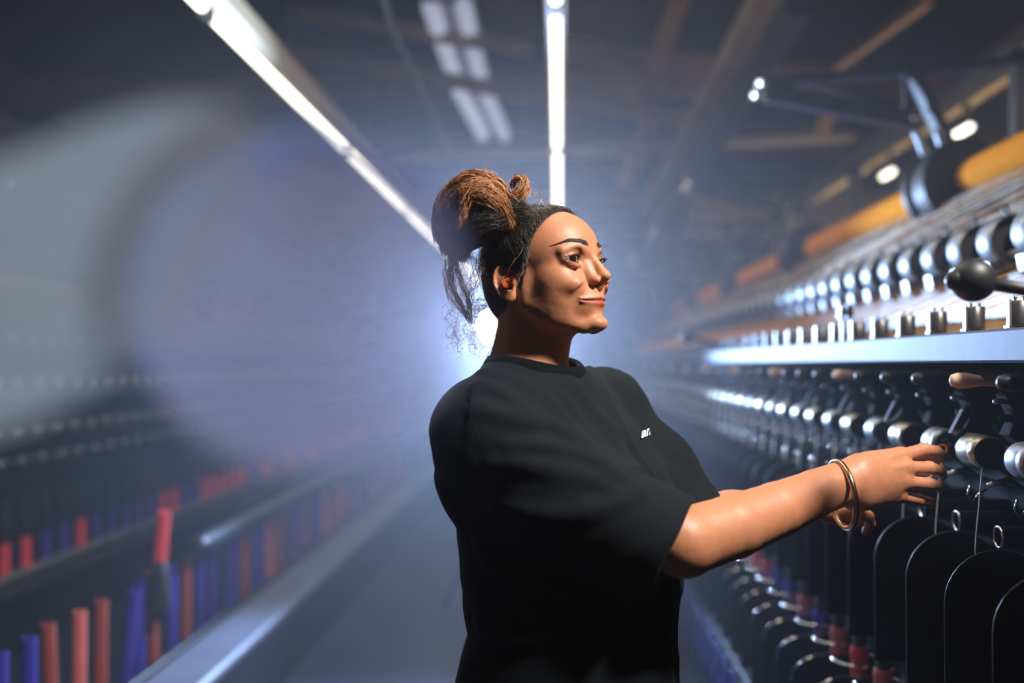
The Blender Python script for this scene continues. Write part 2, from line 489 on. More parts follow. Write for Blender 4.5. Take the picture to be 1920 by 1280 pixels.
def d_arms(p):
    d = chain(p, [(tuple(SR), .050), (tuple(ER * .55 + SR * .45 + V3(0, 0, .004)), .049), (tuple(ER), .0455)], .004)
    fd = WR - ER
    d = smin(d, chain(p, [(tuple(ER), .0455), (tuple(ER + fd * .28 + V3(0, 0, -.004)), .0435), (tuple(ER + fd * .55 + V3(0, 0, -.003)), .0385), (tuple(ER + fd * .8), .0335), (tuple(WR), .0305)], .004), .008)
    l = chain(p, [(tuple(SL), .050), (tuple(EL), .044)], .02)
    fl = WL - EL
    l = smin(l, chain(p, [(tuple(EL), .042), (tuple(EL + fl * .28), .043), (tuple(EL + fl * .7), .031), (tuple(WL), .0245)], .02), .02)
    return np.minimum(d, l)

# ---- trunk: elliptical sections along z (world), facing yaw
TF = V3(math.cos(math.radians(-38)), math.sin(math.radians(-38)), 0); TLx = V3(-TF[1], TF[0], 0)
#      z      fwd-off lat-off  half-lateral half-depth
TR = np.array([
 (0.60, .010, 0, .178, .140),
 (0.80, .010, 0, .190, .155),
 (0.88, .012, 0, .188, .152),
 (0.95, .020, 0, .176, .140),
 (1.03, .022, 0, .186, .152),
 (1.12, .018, 0, .192, .154),
 (1.19, .008,-.008, .182, .134),
 (1.255,-.008,-.018, .160, .106),
 (1.305,-.024,-.030, .118, .078),
 (1.345,-.034,-.039, .072, .062),
 (1.385,-.036,-.040, .020, .030)])
TC = V3(.006, 1.535, 0)
def d_trunk(p, grow=0.0, tab=TR):
    z = p[..., 2]
    fo = np.interp(z, tab[:, 0], tab[:, 1]); lo = np.interp(z, tab[:, 0], tab[:, 2])
    a = np.interp(z, tab[:, 0], tab[:, 3]) + grow; b = np.interp(z, tab[:, 0], tab[:, 4]) + grow
    a = np.maximum(a, .012); b = np.maximum(b, .012)
    q = p[..., :2] - np.float32(TC[:2])
    u = q @ np.float32(TLx[:2]) - lo; v = q @ np.float32(TF[:2]) - fo
    k0 = np.sqrt((u / a) ** 2 + (v / b) ** 2); k1 = np.sqrt((u / a**2) ** 2 + (v / b**2) ** 2) + 1e-9
    d = k0 * (k0 - 1) / k1 * .8
    return np.maximum(d, np.maximum(z - 1.395, .60 - z))
HEADC = H2W((10, 0, 0))
def f_body(p):
    d = smin(d_trunk(p, -.022), d_arms(p), .03)
    out = d
    m = np.linalg.norm(p - np.float32(HEADC), axis=-1) < .24
    if m.any():
        q = W2H(p[m])
        hd = smin(d_head(q), d_neck(q), 14)
        hd = smin(hd, d_ear(q), 2.5) * .001
        dd = smin(d[m], hd, .03); out = d.copy(); out[m] = dd
    for c, fnn in ((HK[1], d_handR), (WL + V3(.06, .03, 0), d_handL)):
        m = np.linalg.norm(p - np.float32(c), axis=-1) < .17
        if m.any(): out[m] = smin(out[m], fnn(p[m]), .006)
    return out

woman = empty('person', (TC[0], TC[1], 0))
tag(woman, 'woman in a black t-shirt with a messy bun, smiling and reaching to the steel rollers', 'person')
def put(o):      # keep world coordinates, parent to the woman
    o.parent = woman; o.location = -np.array(woman.location); return o

BV, BQ = surface_nets(f_body, (-.40, 1.15, .58), (.78, 1.95, 1.66), BODY_H)
BV = relax(BV, BQ, 2, .35)
me = np_mesh('body', BV, BQ, 'skin')
# skin tint: lips, lids, cheeks, with shade painted into eye creases and mouth slit
hp = W2H(BV.astype(np.float32)); ay = np.abs(hp[:, 1])
tint = np.ones((len(BV), 4), np.float32)
def blend(w, c):
    w = np.clip(w, 0, 1)[:, None]; tint[:, :3] = tint[:, :3] * (1 - w) + np.float32(c) * w
hq = hp.copy(); hq[:, 1] = ay
upl = chain(hq, [((102.4, 0, -45.8), 2.5), ((96.5, 16, -46.4), 2.1), ((88, 32, -48.4), 1.0)])
lol = chain(hq, [((101, 0, -53.2), 3.7), ((96.6, 13, -52.9), 3.2), ((88, 30, -51), 1.2)])
blend((1.0 - upl) / 1.4, (.72, .36, .42)); blend((1.4 - lol) / 1.5, (.88, .44, .52))
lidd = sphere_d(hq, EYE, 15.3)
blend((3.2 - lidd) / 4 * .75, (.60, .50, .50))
blend((5 - chain(hq, [((86, 20, 22), 2), ((87, 34, 27), 3), ((80, 48, 20), 2)])) / 6 * .6, (.55, .42, .40))  # shade painted into the lid crease out to the brow tail
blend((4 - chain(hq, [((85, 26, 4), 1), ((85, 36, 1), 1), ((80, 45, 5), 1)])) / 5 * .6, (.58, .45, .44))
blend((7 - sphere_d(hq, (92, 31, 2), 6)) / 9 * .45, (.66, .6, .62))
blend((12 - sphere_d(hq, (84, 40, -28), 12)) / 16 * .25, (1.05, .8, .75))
blend((2 - chain(hq, [((103, 0, -48.9), .5), ((95, 24, -49.2), .9), ((86, 37, -48), 1.2)])) / 2.5 * .9, (.30, .16, .16))  # shade of the mouth slit painted in
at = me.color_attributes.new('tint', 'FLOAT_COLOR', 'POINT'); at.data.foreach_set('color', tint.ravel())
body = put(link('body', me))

def head_part(mb_or_me, name, m, parent=None):
    o = mb_or_me.build(name, m) if isinstance(mb_or_me, MB) else link(name, mb_or_me)
    M = Matrix([[*(HR[i] * .001), HO[i] - woman.location[i]] for i in range(3)] + [[0, 0, 0, 1]])
    o.parent = woman; o.matrix_local = M
    return o
# eyes: looking to the far end of the machine, to the right of the frame
GZ = V3(1, -.30, .0); GZ /= np.linalg.norm(GZ)
for s in (1, -1):
    c = V3(EYE[0], s * EYE[1], EYE[2])
    b = MB(); b.sphere((0, 0, 0), 14.3, 32, 20); e = head_part(b, 'eye', 'eye_white')
    e.data.transform(Matrix.Translation(Vector(c)))
    b = MB()
    prof = [(r, math.sqrt(max(14.45**2 - r*r, 0))) for r in (6.9, 5.5, 4, 2.4, 1, .01)]
    b.lathe(c, c + GZ, [(h, r) for r, h in prof], 24, False)
    i = head_part(b, 'iris', 'iris'); i.parent = e; i.matrix_local = Matrix.Identity(4)
# brows and lashes: short hairs laid on the surface
def surf_x(y, z, x0=135.0):
    x = np.full(np.shape(y), x0, np.float32)
    for _ in range(60):
        d = d_head(np.stack([x, np.float32(y), np.float32(z)], -1)); x -= np.clip(d, -2, 6) * .7
    return x
for s in (1, -1):
    n = 300; t = RNG.random(n); w = (RNG.random(n) - .5)
    y0 = 12 + 44 * t; z0 = 33 + 9.5 * np.sin(np.clip(t, 0, .75) / .75 * PI / 2) * .85 - np.clip(t - .6, 0, 1) * 17
    th = np.interp(t, [0, .15, .55, 1], [6, 9, 6.5, 1.6]); z0 = z0 + w * th
    L = 6.5 * (1 - .25 * t); m = 6; S = np.zeros((n, m, 3), np.float32)
    for k in range(m):
        q = k / (m - 1)
        y = y0 + L * q * np.interp(t, [0, .2, 1], [.45, .9, 1]); z = z0 + L * q * np.interp(t, [0, .2, .6, 1], [.85, .35, -.2, -.45]) - w * 2 * q
        S[:, k, 0] = surf_x(y, z) + .35 + .5 * math.sin(q * PI); S[:, k, 1] = y; S[:, k, 2] = z
    S[..., 1] *= s
    o = strands_mesh('eyebrow', S, .24, 'hair_dark'); head_part(o.data, 'eyebrow', None); bpy.data.objects.remove(o)
    n = 60; t = np.linspace(0, 1, n); S = []
    for up in (1, 0):
        for k in range(n if up else 26):
            tt = k / ((n if up else 26) - 1); y = -13.5 + 28 * tt
            h = 4.4 * max(1 - ((y - .6) / 15.2) ** 2, 0) ** .8; z = -.6 + .02 * y + (h if up else -h)
            r = 15.2; x = math.sqrt(max(r*r - y*y - z*z, 1))
            p0 = V3(x, y, z); ln = (6.5 if up else 3) * (.7 + .3 * math.sin(tt * PI)) * (.85 + .3 * random.random())
            pts = [EYE + p0 + (V3(.95, .012 * y * 3, 0) * (q * ln) + V3(0, 0, 1 if up else -1) * (q ** 2 * ln * .55 - (q * .12 * ln if up else 0))) for q in (0, .25, .5, .75, 1)]
            S.append(pts)
    S = np.array(S); S[..., 1] *= s
    o = strands_mesh('eyelash', S, .22, 'hair_dark'); head_part(o.data, 'eyelash', None); bpy.data.objects.remove(o)

# ---- hair
HLZ = [-80, -62, -40, -18, -6, 8, 31, 55, 75, 92, 110]
HLX = [-60, -40, -34, -20, 4, 15, 26, 36, 45, 53, 60]
def hair_mask(p):   # negative where hair grows
    xh = np.interp(p[..., 2], HLZ, HLX)
    return (p[..., 0] - xh) * .8
def d_haircap(p):
    q = p.copy(); q[..., 1] = np.abs(q[..., 1])
    hd = d_cranium(q)
    hd = smin(hd, ell(q, (-28, 0, -18), (58, 58, 55)), 25)
    t = np.clip(-hair_mask(p) / 16, 0, 1)
    d = hd - (1.0 + 5.0 * t)
    d = smax(d, hair_mask(p), 3)
    d = smax(d, -62 - q[..., 2] , 8)
    e, _, _ = ear_local(p)
    d = smax(d, -ell(e, (2, -2, 4), (20, 29, 16)), 5)
    return d
CV, CQ = surface_nets(lambda p: d_haircap(p), (-120, -100, -90), (90, 100, 125), 2.2)
CV = relax(CV, CQ, 2)
cap = head_part(np_mesh('hair', CV, CQ, 'scalp_hair'), 'hair', None)
def hair_r(dirs, off):
    """points on the hair-cap surface along unit directions from (0,0,20)"""
    o = np.float32([-6, 0, 18]); t = np.full(dirs.shape[:-1], 130, np.float32)
    for _ in range(40):
        p = o + dirs * t[..., None]; q = p.copy(); q[..., 1] = np.abs(q[..., 1])
        d = smin(d_cranium(q), ell(q, (-28, 0, -18), (58, 58, 55)), 25) - 6
        t -= d * .8
    return o + dirs * (t + off)[..., None]
bun_dir = unit(V3(-46, -6, 66))
def pulled(n, seedoff=0, fly=0.0):
    z = RNG.uniform(-58, 100, n * 3); side = np.where(RNG.random(n * 3) < .72, -1, 1)
    ang = RNG.random(n * 3)
    xs = np.interp(z, HLZ, HLX) - RNG.random(n * 3) ** 1.5 * 75 + RNG.normal(0, 1.5, n * 3)
    # start points on the side of the skull
    yy = 74 * np.sqrt(np.clip(1 - ((xs + 3) / 90) ** 2 - ((z - 26) / 76) ** 2, .0, 1))
    top = z > 82
    yy = np.where(top, RNG.uniform(-1, 1, n * 3) * 60, yy * side)
    s = np.stack([xs, yy, z], -1)
    e, _, _ = ear_local(s.astype(np.float32))
    ok = (np.linalg.norm(e[:, :2] / [1, 1.3], axis=-1) > 21)
    s = s[ok][:n]
    d0 = unit(s - V3(-6, 0, 18)); n = len(s)
    m = 18; w = RNG.normal(0, .10, (n, 3)); e = unit(bun_dir + RNG.normal(0, .16, (n, 3)))
    ax = RNG.normal(0, 1, (n, 3))
    S = []
    for k in range(m):
        t = k / (m - 1)
        dd = unit(d0 * (1 - t) + e * t + w * math.sin(t * PI) + .02 * ax * math.sin(t * 9))
        S.append(dd)
    D = np.stack(S, 1)
    off = RNG.uniform(-.5, 1.6, (n, 1)) + fly * RNG.random((n, 1)) * np.sin(np.linspace(0, PI, m))[None] ** .7
    off = off - 3.5 * np.clip(1 - np.linspace(0, 1, m) / .15, 0, 1)[None]
    return hair_r(D.astype(np.float32), off.astype(np.float32))
S = pulled(6500); o = strands_mesh('hair_strands', S, RNG.uniform(.2, .42, len(S)), 'hair_dark'); head_part(o.data, 'pulled_back_hair', None); bpy.data.objects.remove(o)
S = pulled(300, fly=5); o = strands_mesh('x', S, .16, 'hair_dark'); head_part(o.data, 'flyaway_hair', None); bpy.data.objects.remove(o)

# ---- bun: built in world metres around photograph-measured lobes
def lock(path, n, spread, taper=.3, m=26, wav=.0, twist=0.0, curl=0.0):
    c = curve(path, m); S = np.zeros((n, m, 3))
    t = np.linspace(0, 1, m)
    for i in range(n):
        o = RNG.normal(0, 1, 3); o /= np.linalg.norm(o); o *= spread * RNG.random() ** .4
        env = np.interp(t, [0, .25, .7, 1], [.75, 1.0, .85, taper])[:, None]
        ph = RNG.random(3) * 6.28; fr = RNG.uniform(1.2, 3.0, 3)
        wv = np.stack([np.sin(t * 6.28 * fr[k] + ph[k]) for k in range(3)], 1) * wav
        cv = np.stack([np.sin(t * 60 + ph[0]), np.cos(t * 52 + ph[1]), np.sin(t * 47 + ph[2])], 1) * curl
        S[i] = c + o * env + wv + cv
    return S
def Pp(lst): return [P(*q) for q in lst]
BROWN = []; DARK = []; FINE = []
# big fold going up and over to the left, then down the back
BROWN.append(lock(Pp([(955,400,1.47),(930,356,1.45),(892,338,1.45),(852,356,1.46),(828,398,1.47),(826,448,1.48)]), 900, .016, .6, wav=.003))
BROWN.append(lock(Pp([(950,415,1.45),(925,375,1.43),(885,362,1.43),(855,385,1.44),(838,425,1.45),(838,470,1.46)]), 900, .018, .5, wav=.003))
BROWN.append(lock(Pp([(945,395,1.50),(922,352,1.50),(885,345,1.51),(846,372,1.52),(832,415,1.53),(846,462,1.52)]), 500, .020, .5, wav=.003))
BROWN.append(lock(Pp([(925,370,1.44),(905,348,1.43),(880,358,1.42),(868,392,1.425),(862,430,1.43)]), 320, .012, .4, wav=.003))
# small front loop
BROWN.append(lock(Pp([(948,392,1.47),(962,372,1.455),(980,352,1.45),(982,338,1.46),(968,336,1.47),(960,350,1.475)]), 220, .0065, .4, wav=.002))
BROWN.append(lock(Pp([(935,382,1.48),(958,378,1.47),(978,372,1.465),(988,355,1.47),(976,340,1.48)]), 180, .006, .4, wav=.002))
DARK.append(lock(Pp([(960,400,1.47),(930,405,1.44),(895,420,1.43),(872,450,1.44),(862,482,1.46)]), 800, .020, .6, wav=.003))
DARK.append(lock(Pp([(975,395,1.47),(940,392,1.45),(900,400,1.44),(866,430,1.45),(850,470,1.47)]), 700, .022, .5, wav=.003))
# hanging locks
DARK.append(lock(Pp([(842,440,1.48),(846,480,1.48),(845,520,1.48),(852,548,1.475),(868,580,1.47),(884,604,1.47)]), 50, .0028, .1, wav=.003))
DARK.append(lock(Pp([(850,450,1.47),(853,490,1.465),(866,530,1.46),(878,565,1.46),(882,598,1.465)]), 34, .0026, .1, wav=.003))
BROWN.append(lock(Pp([(838,440,1.49),(840,485,1.49),(836,530,1.49),(850,565,1.48),(872,590,1.475)]), 14, .005, .2, wav=.004))
DARK.append(lock(Pp([(880,470,1.50),(893,500,1.50),(890,535,1.50),(882,560,1.49),(878,590,1.49)]), 12, .005, .2, wav=.005))
DARK.append(lock(Pp([(990,452,1.450),(985,485,1.444),(979,515,1.441),(975,542,1.443)]), 50, .0045, .1, wav=.0015))
# wiry fine curls at the nape
for k in range(230):
    x0 = random.uniform(845, 905); y0 = random.uniform(470, 640); Y = 1.50 + random.uniform(-.03, .06)
    dx = random.uniform(-22, 26); dy = random.uniform(12, 48)
    x1 = min(x0 + dx, 925)
    FINE.append(lock(Pp([(x0, y0, Y), ((x0+x1)/2 + random.uniform(-12, 8), y0 + dy*.5, Y), (x1, y0 + dy, Y + random.uniform(-.02, .02))]), 1, .002, 1, m=26, wav=.003, curl=.0007))
for k in range(150):
    y0 = random.uniform(560, 655); x0 = np.interp(y0, [560, 600, 655], [908, 925, 938]); Y = 1.52
    L = random.uniform(10, 60); a = random.uniform(2.2, 3.3)
    FINE.append(lock(Pp([(x0, y0, Y), (x0 + math.cos(a)*L*.5, y0 + math.sin(a)*L*.4, Y), (x0 + math.cos(a)*L, y0 + math.sin(a)*L + 8, Y)]), 1, .001, 1, m=26, wav=.002, curl=.0009))
# flyaways over the bun and the crown
for k in range(150):
    t = random.random(); x0 = 822 + 205 * t; y0 = np.interp(x0, [822, 850, 900, 960, 990, 1067], [420, 362, 335, 350, 362, 392]) + random.uniform(0, 22)
    L = random.uniform(10, 42) * (1 if x0 < 1000 else .45); a = random.uniform(-2.6, -.5); b = a + random.uniform(-1.2, 1.2); Y = 1.47 + random.uniform(-.03, .03)
    p1 = (x0 + math.cos(a)*L*.5, y0 + math.sin(a)*L*.5); p2 = (p1[0] + math.cos(b)*L*.5, p1[1] + math.sin(b)*L*.5)
    FINE.append(lock(Pp([(x0, y0, Y), (*p1, Y), (*p2, Y)]), 1, .001, 1, m=26, wav=.0015))
for k in range(4):   # around the temple and in front of the ear
    x0 = random.uniform(965, 1000); y0 = random.uniform(400, 520); Y = 1.437
    FINE.append(lock(Pp([(x0, y0, Y), (x0 - 8, y0 + 14, Y - .001), (x0 - random.uniform(8, 22), y0 + 30, Y)]), 1, .001, 1, m=26, wav=.0003))
def world_strands(name, lst, r0, r1, m):
    S = np.concatenate(lst); return put(strands_mesh(name, S, RNG.uniform(r0, r1, len(S)), m))
cm = lambda p: smin(smin(ell(p, P(892, 402, 1.475), (.048, .040, .046)), ell(p, P(865, 425, 1.475), (.030, .034, .040)), .02), capd(p, P(940, 408, 1.48), P(905, 400, 1.475), .022, .034), .02)
KV, KQ = surface_nets(cm, (-.24, 1.38, 1.44), (.04, 1.56, 1.66), .003)
put(link('bun_core', np_mesh('bun_core', KV, KQ, 'scalp_hair')))
world_strands('bun', BROWN, .0003, .0005, 'hair_brown')
world_strands('dark_bun_lock', DARK, .00028, .00045, 'hair_dark')
tag(world_strands('frizzy_hair', FINE, .00018, .00030, 'hair_fine'), kind='stuff')

# ---- t-shirt
HEMR = ER - SR; HEMR /= np.linalg.norm(HEMR)
hem_r = SR + HEMR * .300
HEML = EL - SL; LLEN = np.linalg.norm(HEML); HEML /= LLEN
hem_l = SL + HEML * (LLEN + .012)
NECKC = V3(-.037, 1.525, 1.350)
ND = unit(V3(.22, -.24, .95))
def shirt_shell(p, g=0.0):
    tr = d_trunk(p, .004 + g)
    sl = chain(p, [(tuple(SR + V3(.008, .02, .005)), .070 + g), (tuple(SR * .55 + ER * .45 + V3(-.005, .0, -.022)), .080 + g), (tuple(hem_r + HEMR * .02 + V3(0, 0, -.014)), .073 + g)], .03)
    sl = smin(sl, capd(p, SR + V3(.005, .02, -.02), P(888, 893, 1.43), .068, .055), .03)
    sl = smax(sl, (p - np.float32(hem_r)) @ np.float32(HEMR), .004)
    sl2 = chain(p, [(tuple(SL + V3(-.01, -.01, -.005)), .058 + g), (tuple(SL * .5 + EL * .5), .060 + g), (tuple(hem_l + HEML * .02), .054 + g)], .03)
    sl2 = smax(sl2, (p - np.float32(hem_l)) @ np.float32(HEML), .004)
    yoke = chain(p, [(tuple(SR + V3(.012, .02, .012)), .044 + g), (tuple(NECKC + V3(0, 0, -.062)), .052 + g), (tuple(SL + V3(-.01, -.01, .018)), .048 + g)], .03)
    d = smin(tr, sl, .045); d = smin(d, sl2, .035); d = smin(d, yoke, .06)
    return d
FOLDS = []
def on_shirt(px, py):
    tgt = P(px, py, 1.5); dr = unit(tgt - CAM); t = 1.0
    for _ in range(60): t += float(shirt_shell((CAM + dr * t)[None].astype(np.float32))[0]) * .8
    return CAM + dr * t, dr
def fold(pts, r, sink=.42):
    o = []
    for q in pts:
        p_, dr = on_shirt(*q)
        if np.linalg.norm(p_ - CAM) < 1.95 and (not o or np.linalg.norm(p_ - o[-1]) < .12): o.append(p_ + dr * r * sink)
    if len(o) < 3: return
    FOLDS.append((curve(o, 10), r))
for pts, r in (([(905,700),(960,716),(1010,740),(1055,785),(1092,832)], .010), ([(897,722),(940,738),(978,770),(1030,796)], .008),
               ([(888,765),(935,778),(990,795),(1045,803),(1088,838),(1135,885)], .011), ([(955,836),(1030,842),(1090,858),(1140,880),(1165,905)], .009),
               ([(925,868),(1000,876),(1075,888),(1130,908),(1160,935)], .009), ([(930,945),(1000,962),(1080,964),(1150,946),(1195,922)], .011),
               ([(1105,692),(1138,745),(1160,800),(1190,850),(1215,885)], .009), ([(1075,722),(1115,775),(1160,835),(1195,880)], .009),
               ([(1050,740),(1085,785),(1115,825)], .007),
               ([(1215,1085),(1205,1150),(1200,1240)], .012), ([(1020,1075),(1100,1110),(1180,1120)], .012),
               ([(900,1010),(930,1060),(980,1090)], .010), ([(905,1175),(960,1195),(1040,1190)], .012), ([(1250,1090),(1245,1180),(1255,1270)], .010)):
    fold(pts, r)
SEAMS = [[(lambda r_: r_[0] - r_[1] * .006)(on_shirt(*q)) for q in ((908,690),(888,722),(881,760),(888,800),(902,830))]]
def f_shirt(p):
    d = shirt_shell(p)
    m = np.abs(d) < .03
    if m.any() and FOLDS:
        q = p[m]; dd = d[m]
        for pts, r in FOLDS:
            f = chain(q, [(tuple(a), r * w) for a, w in zip(pts, np.interp(np.linspace(0, 1, len(pts)), [0, .5, 1], [.55, 1, .45]))])
            dd = smin(dd, f, .018)
        # gentle cloth unevenness
        dd = dd + .0012 * np.sin(q[:, 0] * 60 + 3 * np.sin(q[:, 2] * 31)) * np.sin(q[:, 2] * 47 + 2 * np.sin(q[:, 1] * 40))
        d[m] = dd
    # open at the cuffs, the neck and the bottom
    d = smax(d, -capd(p, hem_r - HEMR * .05 + V3(0, 0, -.01), hem_r + HEMR * .1 + V3(0, 0, -.012), .060, .0675), .004)
    d = smax(d, -capd(p, hem_l - HEML * .03, hem_l + HEML * .1, .050, .052), .003)
    n = (p - np.float32(NECKC)) @ np.float32(ND)
    q = p - np.float32(NECKC); rad = np.linalg.norm(q - n[:, None] * np.float32(ND), axis=-1)
    d = smax(d, -np.maximum(rad - .066, -.05 - n), .004)
    return d
SV, SQ = surface_nets(f_shirt, (-.40, 1.15, .66), (.45, 1.95, 1.44), SHIRT_H)
SV = relax(SV, SQ, 2, .4)
shirt = put(link('t_shirt', np_mesh('t_shirt', SV, SQ, 'cotton_black')))
# ribbed collar: a band around the neck opening, laid on the shirt surface
x = unit(np.cross(ND, V3(0, 0, 1))); y = np.cross(ND, x)
pts = []; 
for k in range(72):
    a = 2*PI*k/72; dr = x*math.cos(a) + y*math.sin(a)
    o = NECKC + dr * .070
    ts = np.linspace(-.08, .09, 240)
    dd = shirt_shell((o + ts[:, None] * ND).astype(np.float32))
    ins = np.nonzero(dd < 0)[0]
    pts.append(o + ND * (ts[ins[-1]] if len(ins) else 0))
pts = np.array(pts)
for _ in range(4): pts = (np.roll(pts, 1, 0) + pts * 2 + np.roll(pts, -1, 0)) / 4
vs = []; fs = []; prof = [(-.004, -.006), (-.003, .003), (.000, .0042), (.010, .0022), (.0185, -.0015), (.0200, -.006), (.006, -.010)]
for k in range(72):
    dr = unit(pts[k] - NECKC - ((pts[k] - NECKC) @ ND) * ND)
    tang = unit(np.roll(pts, -1, 0)[k] - np.roll(pts, 1, 0)[k])
    # outward along the shirt surface
    eps = .002; g = V3(*[float(shirt_shell((pts[k] + eps*np.eye(3)[j])[None].astype(np.float32))[0] - shirt_shell((pts[k] - eps*np.eye(3)[j])[None].astype(np.float32))[0]) for j in range(3)]); nrm = unit(g)
    outw = unit(dr - nrm * (dr @ nrm))
    for (a, b) in prof: vs.append(pts[k] + outw * a + nrm * b)
m = len(prof)
for k in range(72):
    for j in range(m):
        fs.append((k*m+j, ((k+1) % 72)*m+j, ((k+1) % 72)*m+(j+1) % m, k*m+(j+1) % m))
b = MB(); b.add(vs, fs); col = b.build('collar', 'rib_black'); col.parent = shirt
# chest lettering, projected on the cloth
cu = bpy.data.curves.new('lettering', 'FONT'); cu.body = 'ami'; cu.size = .042; cu.extrude = 0; cu.offset = .0012
cu.space_character = 1.0
to = bpy.data.objects.new('lettering_tmp', cu); COL.objects.link(to)
bpy.context.view_layer.update()
dg = bpy.context.evaluated_depsgraph_get(); tm = bpy.data.meshes.new_from_object(to.evaluated_get(dg))
bpy.data.objects.remove(to)
import bmesh
bm = bmesh.new(); bm.from_mesh(tm)
bmesh.ops.triangulate(bm, faces=bm.faces); bmesh.ops.subdivide_edges(bm, edges=bm.edges[:], cuts=2, use_grid_fill=True)
tv = np.array([v.co[:] for v in bm.verts]); tf = [tuple(v.index for v in f.verts) for f in bm.faces]; bm.free()
tv[:, 0] -= tv[:, 0].mean(); tv[:, 1] -= tv[:, 1].mean()
W_ = tv[:, 0].max() - tv[:, 0].min(); H_ = tv[:, 1].max() - tv[:, 1].min()
qx = 1211 + tv[:, 0] / W_ * 28 + tv[:, 1] / H_ * 2; qy = 811 - tv[:, 0] / W_ * 12 - tv[:, 1] / H_ * 19
rays = np.array([unit(P(a, b_, 1.5) - CAM) for a, b_ in zip(qx, qy)]); tt = np.full(len(rays), 1.2)
for _ in range(160): tt += np.minimum(f_shirt((CAM + rays * tt[:, None]).astype(np.float32)), .02) * .5
okm = np.abs(tt - np.median(tt)) < .03
Am = np.stack([np.ones(len(qx)), qx - 1214, qy - 809, (qx - 1214) ** 2], 1)
for _ in range(4):
    cf = np.linalg.lstsq(Am[okm], tt[okm], rcond=None)[0]; okm = np.abs(tt - Am @ cf) < .004 + .01 * (_ == 0)
tt = np.where(okm, tt, Am @ cf)
pw = CAM + rays * (tt - .0005)[:, None]
gn = np.stack([f_shirt((pw + .004*np.eye(3)[j]).astype(np.float32)) - f_shirt((pw - .004*np.eye(3)[j]).astype(np.float32)) for j in range(3)], 1); pw = pw + unit(gn.mean(0)) * .0042
nv = len(pw)
b = MB(); b.add(pw, tf, False); lt = b.build('chest_lettering', 'print_white'); lt.parent = shirt
b = MB(); b.tube(curve(SEAMS[0], 30), .0013, 6); b.build('shoulder_seam', 'rib_black', shirt)
# trousers and shoes (below the frame)
tb = MB()
for s in (1, -1):
    hipp = TC + TLx * s * .088 + V3(0, 0, .86); kn = TC + TLx * s * .11 + TF * .02 + V3(0, 0, .47); an = TC + TLx * s * .12 + V3(0, 0, .05)
    tb.lathe(hipp, an, [(0, .092), (.12, .098), (.3, .088), (.48, .068), (.6, .066), (.8, .056), (1, .058)], 24)
tb.lathe(TC + V3(0, 0, .70), TC + V3(0, 0, .93), [(0, .1), (.3, .150), (1, .150)], 32)
put(tb.build('trousers', 'trouser_dark'))
for s in (1, -1):
    sb = MB(); c = TC + TLx * s * .12 + TF * .045
    vs = []
    for i, (f_, w, h) in enumerate([(-.085, .026, .07), (-.06, .034, .085), (0, .038, .08), (.06, .043, .05), (.12, .043, .038), (.155, .030, .028), (.168, .01, .015)]):
        for k in range(12):
            a = 2*PI*k/12; vs.append(c + TF * f_ + TLx * w * math.cos(a) + V3(0, 0, h * .5 + h * .5 * math.sin(a)))
    fs = [(i*12+k, (i+1)*12+k, (i+1)*12+(k+1) % 12, i*12+(k+1) % 12) for i in range(6) for k in range(12)] + [tuple(range(12)), tuple(range(83, 71, -1))]
    sb.add(vs, fs); put(sb.build('shoe', 'shoe_black'))
# bangle and earplug
bang = MB(); ax = unit(V3(.98, .12, .12))
bc = P(1578, 927, 1.495)
bang.torus(bc, ax, .0490, .0044, 72, 12)
bo = bang.build('bangle', 'gold'); bo.location = (0, 0, 0); tag(bo, 'loose gold bangle around the wrist of the reaching hand', 'bracelet')
_, ec, ER3 = ear_local(np.zeros((1, 3), np.float32))
u3 = ER3[:, 0] * [1, -1, 1]; v3 = ER3[:, 1] * [1, -1, 1]; w3 = ER3[:, 2] * [1, -1, 1]; c3 = ec * [1, -1, 1]
a = c3 + u3 * -3 + v3 * -4 + w3 * 1; bb = a + w3 * 13 + u3 * 2
ep = MB(); A = H2W(a); B_ = H2W(bb)
ep.lathe(A, B_, [(0, .004), (.45, .0046), (.6, .0052), (.75, .0066), (.95, .0078), (1.0, .0074), (1.0, .0036), (.94, .003)], 28)
eo = ep.build('earplug', 'ear_foam', sharp=50); tag(eo, 'orange foam earplug in the ear of the smiling woman', 'earplug')
# ================================================================ materials of the mill
mat('floor', (.030, .040, .085), .34, var=.45, scale=3.5, bump=.15)
mat('concrete_light', (.13, .15, .21), .45, var=.25, scale=6, bump=.1)
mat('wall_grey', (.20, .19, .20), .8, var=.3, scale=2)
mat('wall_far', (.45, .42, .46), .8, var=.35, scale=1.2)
mat('ceiling_dark', (.030, .028, .032), .85, var=.5, scale=1.5)
mat('beam_tan', (.36, .25, .16), .6, var=.35, scale=4)
mat('beam_orange', (.36, .19, .085), .6, var=.4, scale=5)
mat('beam_dark', (.03, .03, .035), .6, var=.3, scale=4)
mat('pipe_cream', (.46, .36, .25), .45, var=.25, scale=5)
mat('lamp_tube', (.9, .9, .85), .4, var=0, emit=(1.0, .94, .78), estr=4.5)
mat('unlit_tube_glow', (.8, .8, .85), .4, var=0, emit=(.75, .78, 1.0), estr=.42)  # slight glow put on the unlit batten tubes so they read pale
mat('strobe', (1, 1, 1), .4, var=0, emit=(.78, .85, 1.0), estr=120)
mat('housing', (.78, .58, .32), .5, var=.15, scale=8)
mat('housing_white', (.5, .5, .55), .5, var=.1, scale=8)
mat('housing_dark', (.06, .05, .04), .6, var=.2, scale=8)
mat('iron_black', (.010, .011, .014), .45, var=.4, scale=35, bump=.2)
mat('iron_blue', (.010, .017, .034), .38, var=.4, scale=25, bump=.2)
mat('iron_rough', (.006, .0065, .008), .85, var=.4, scale=35, spec=.12)
mat('rim_dull', (.05, .05, .05), .5, .5, var=.4, scale=30, spec=.3)
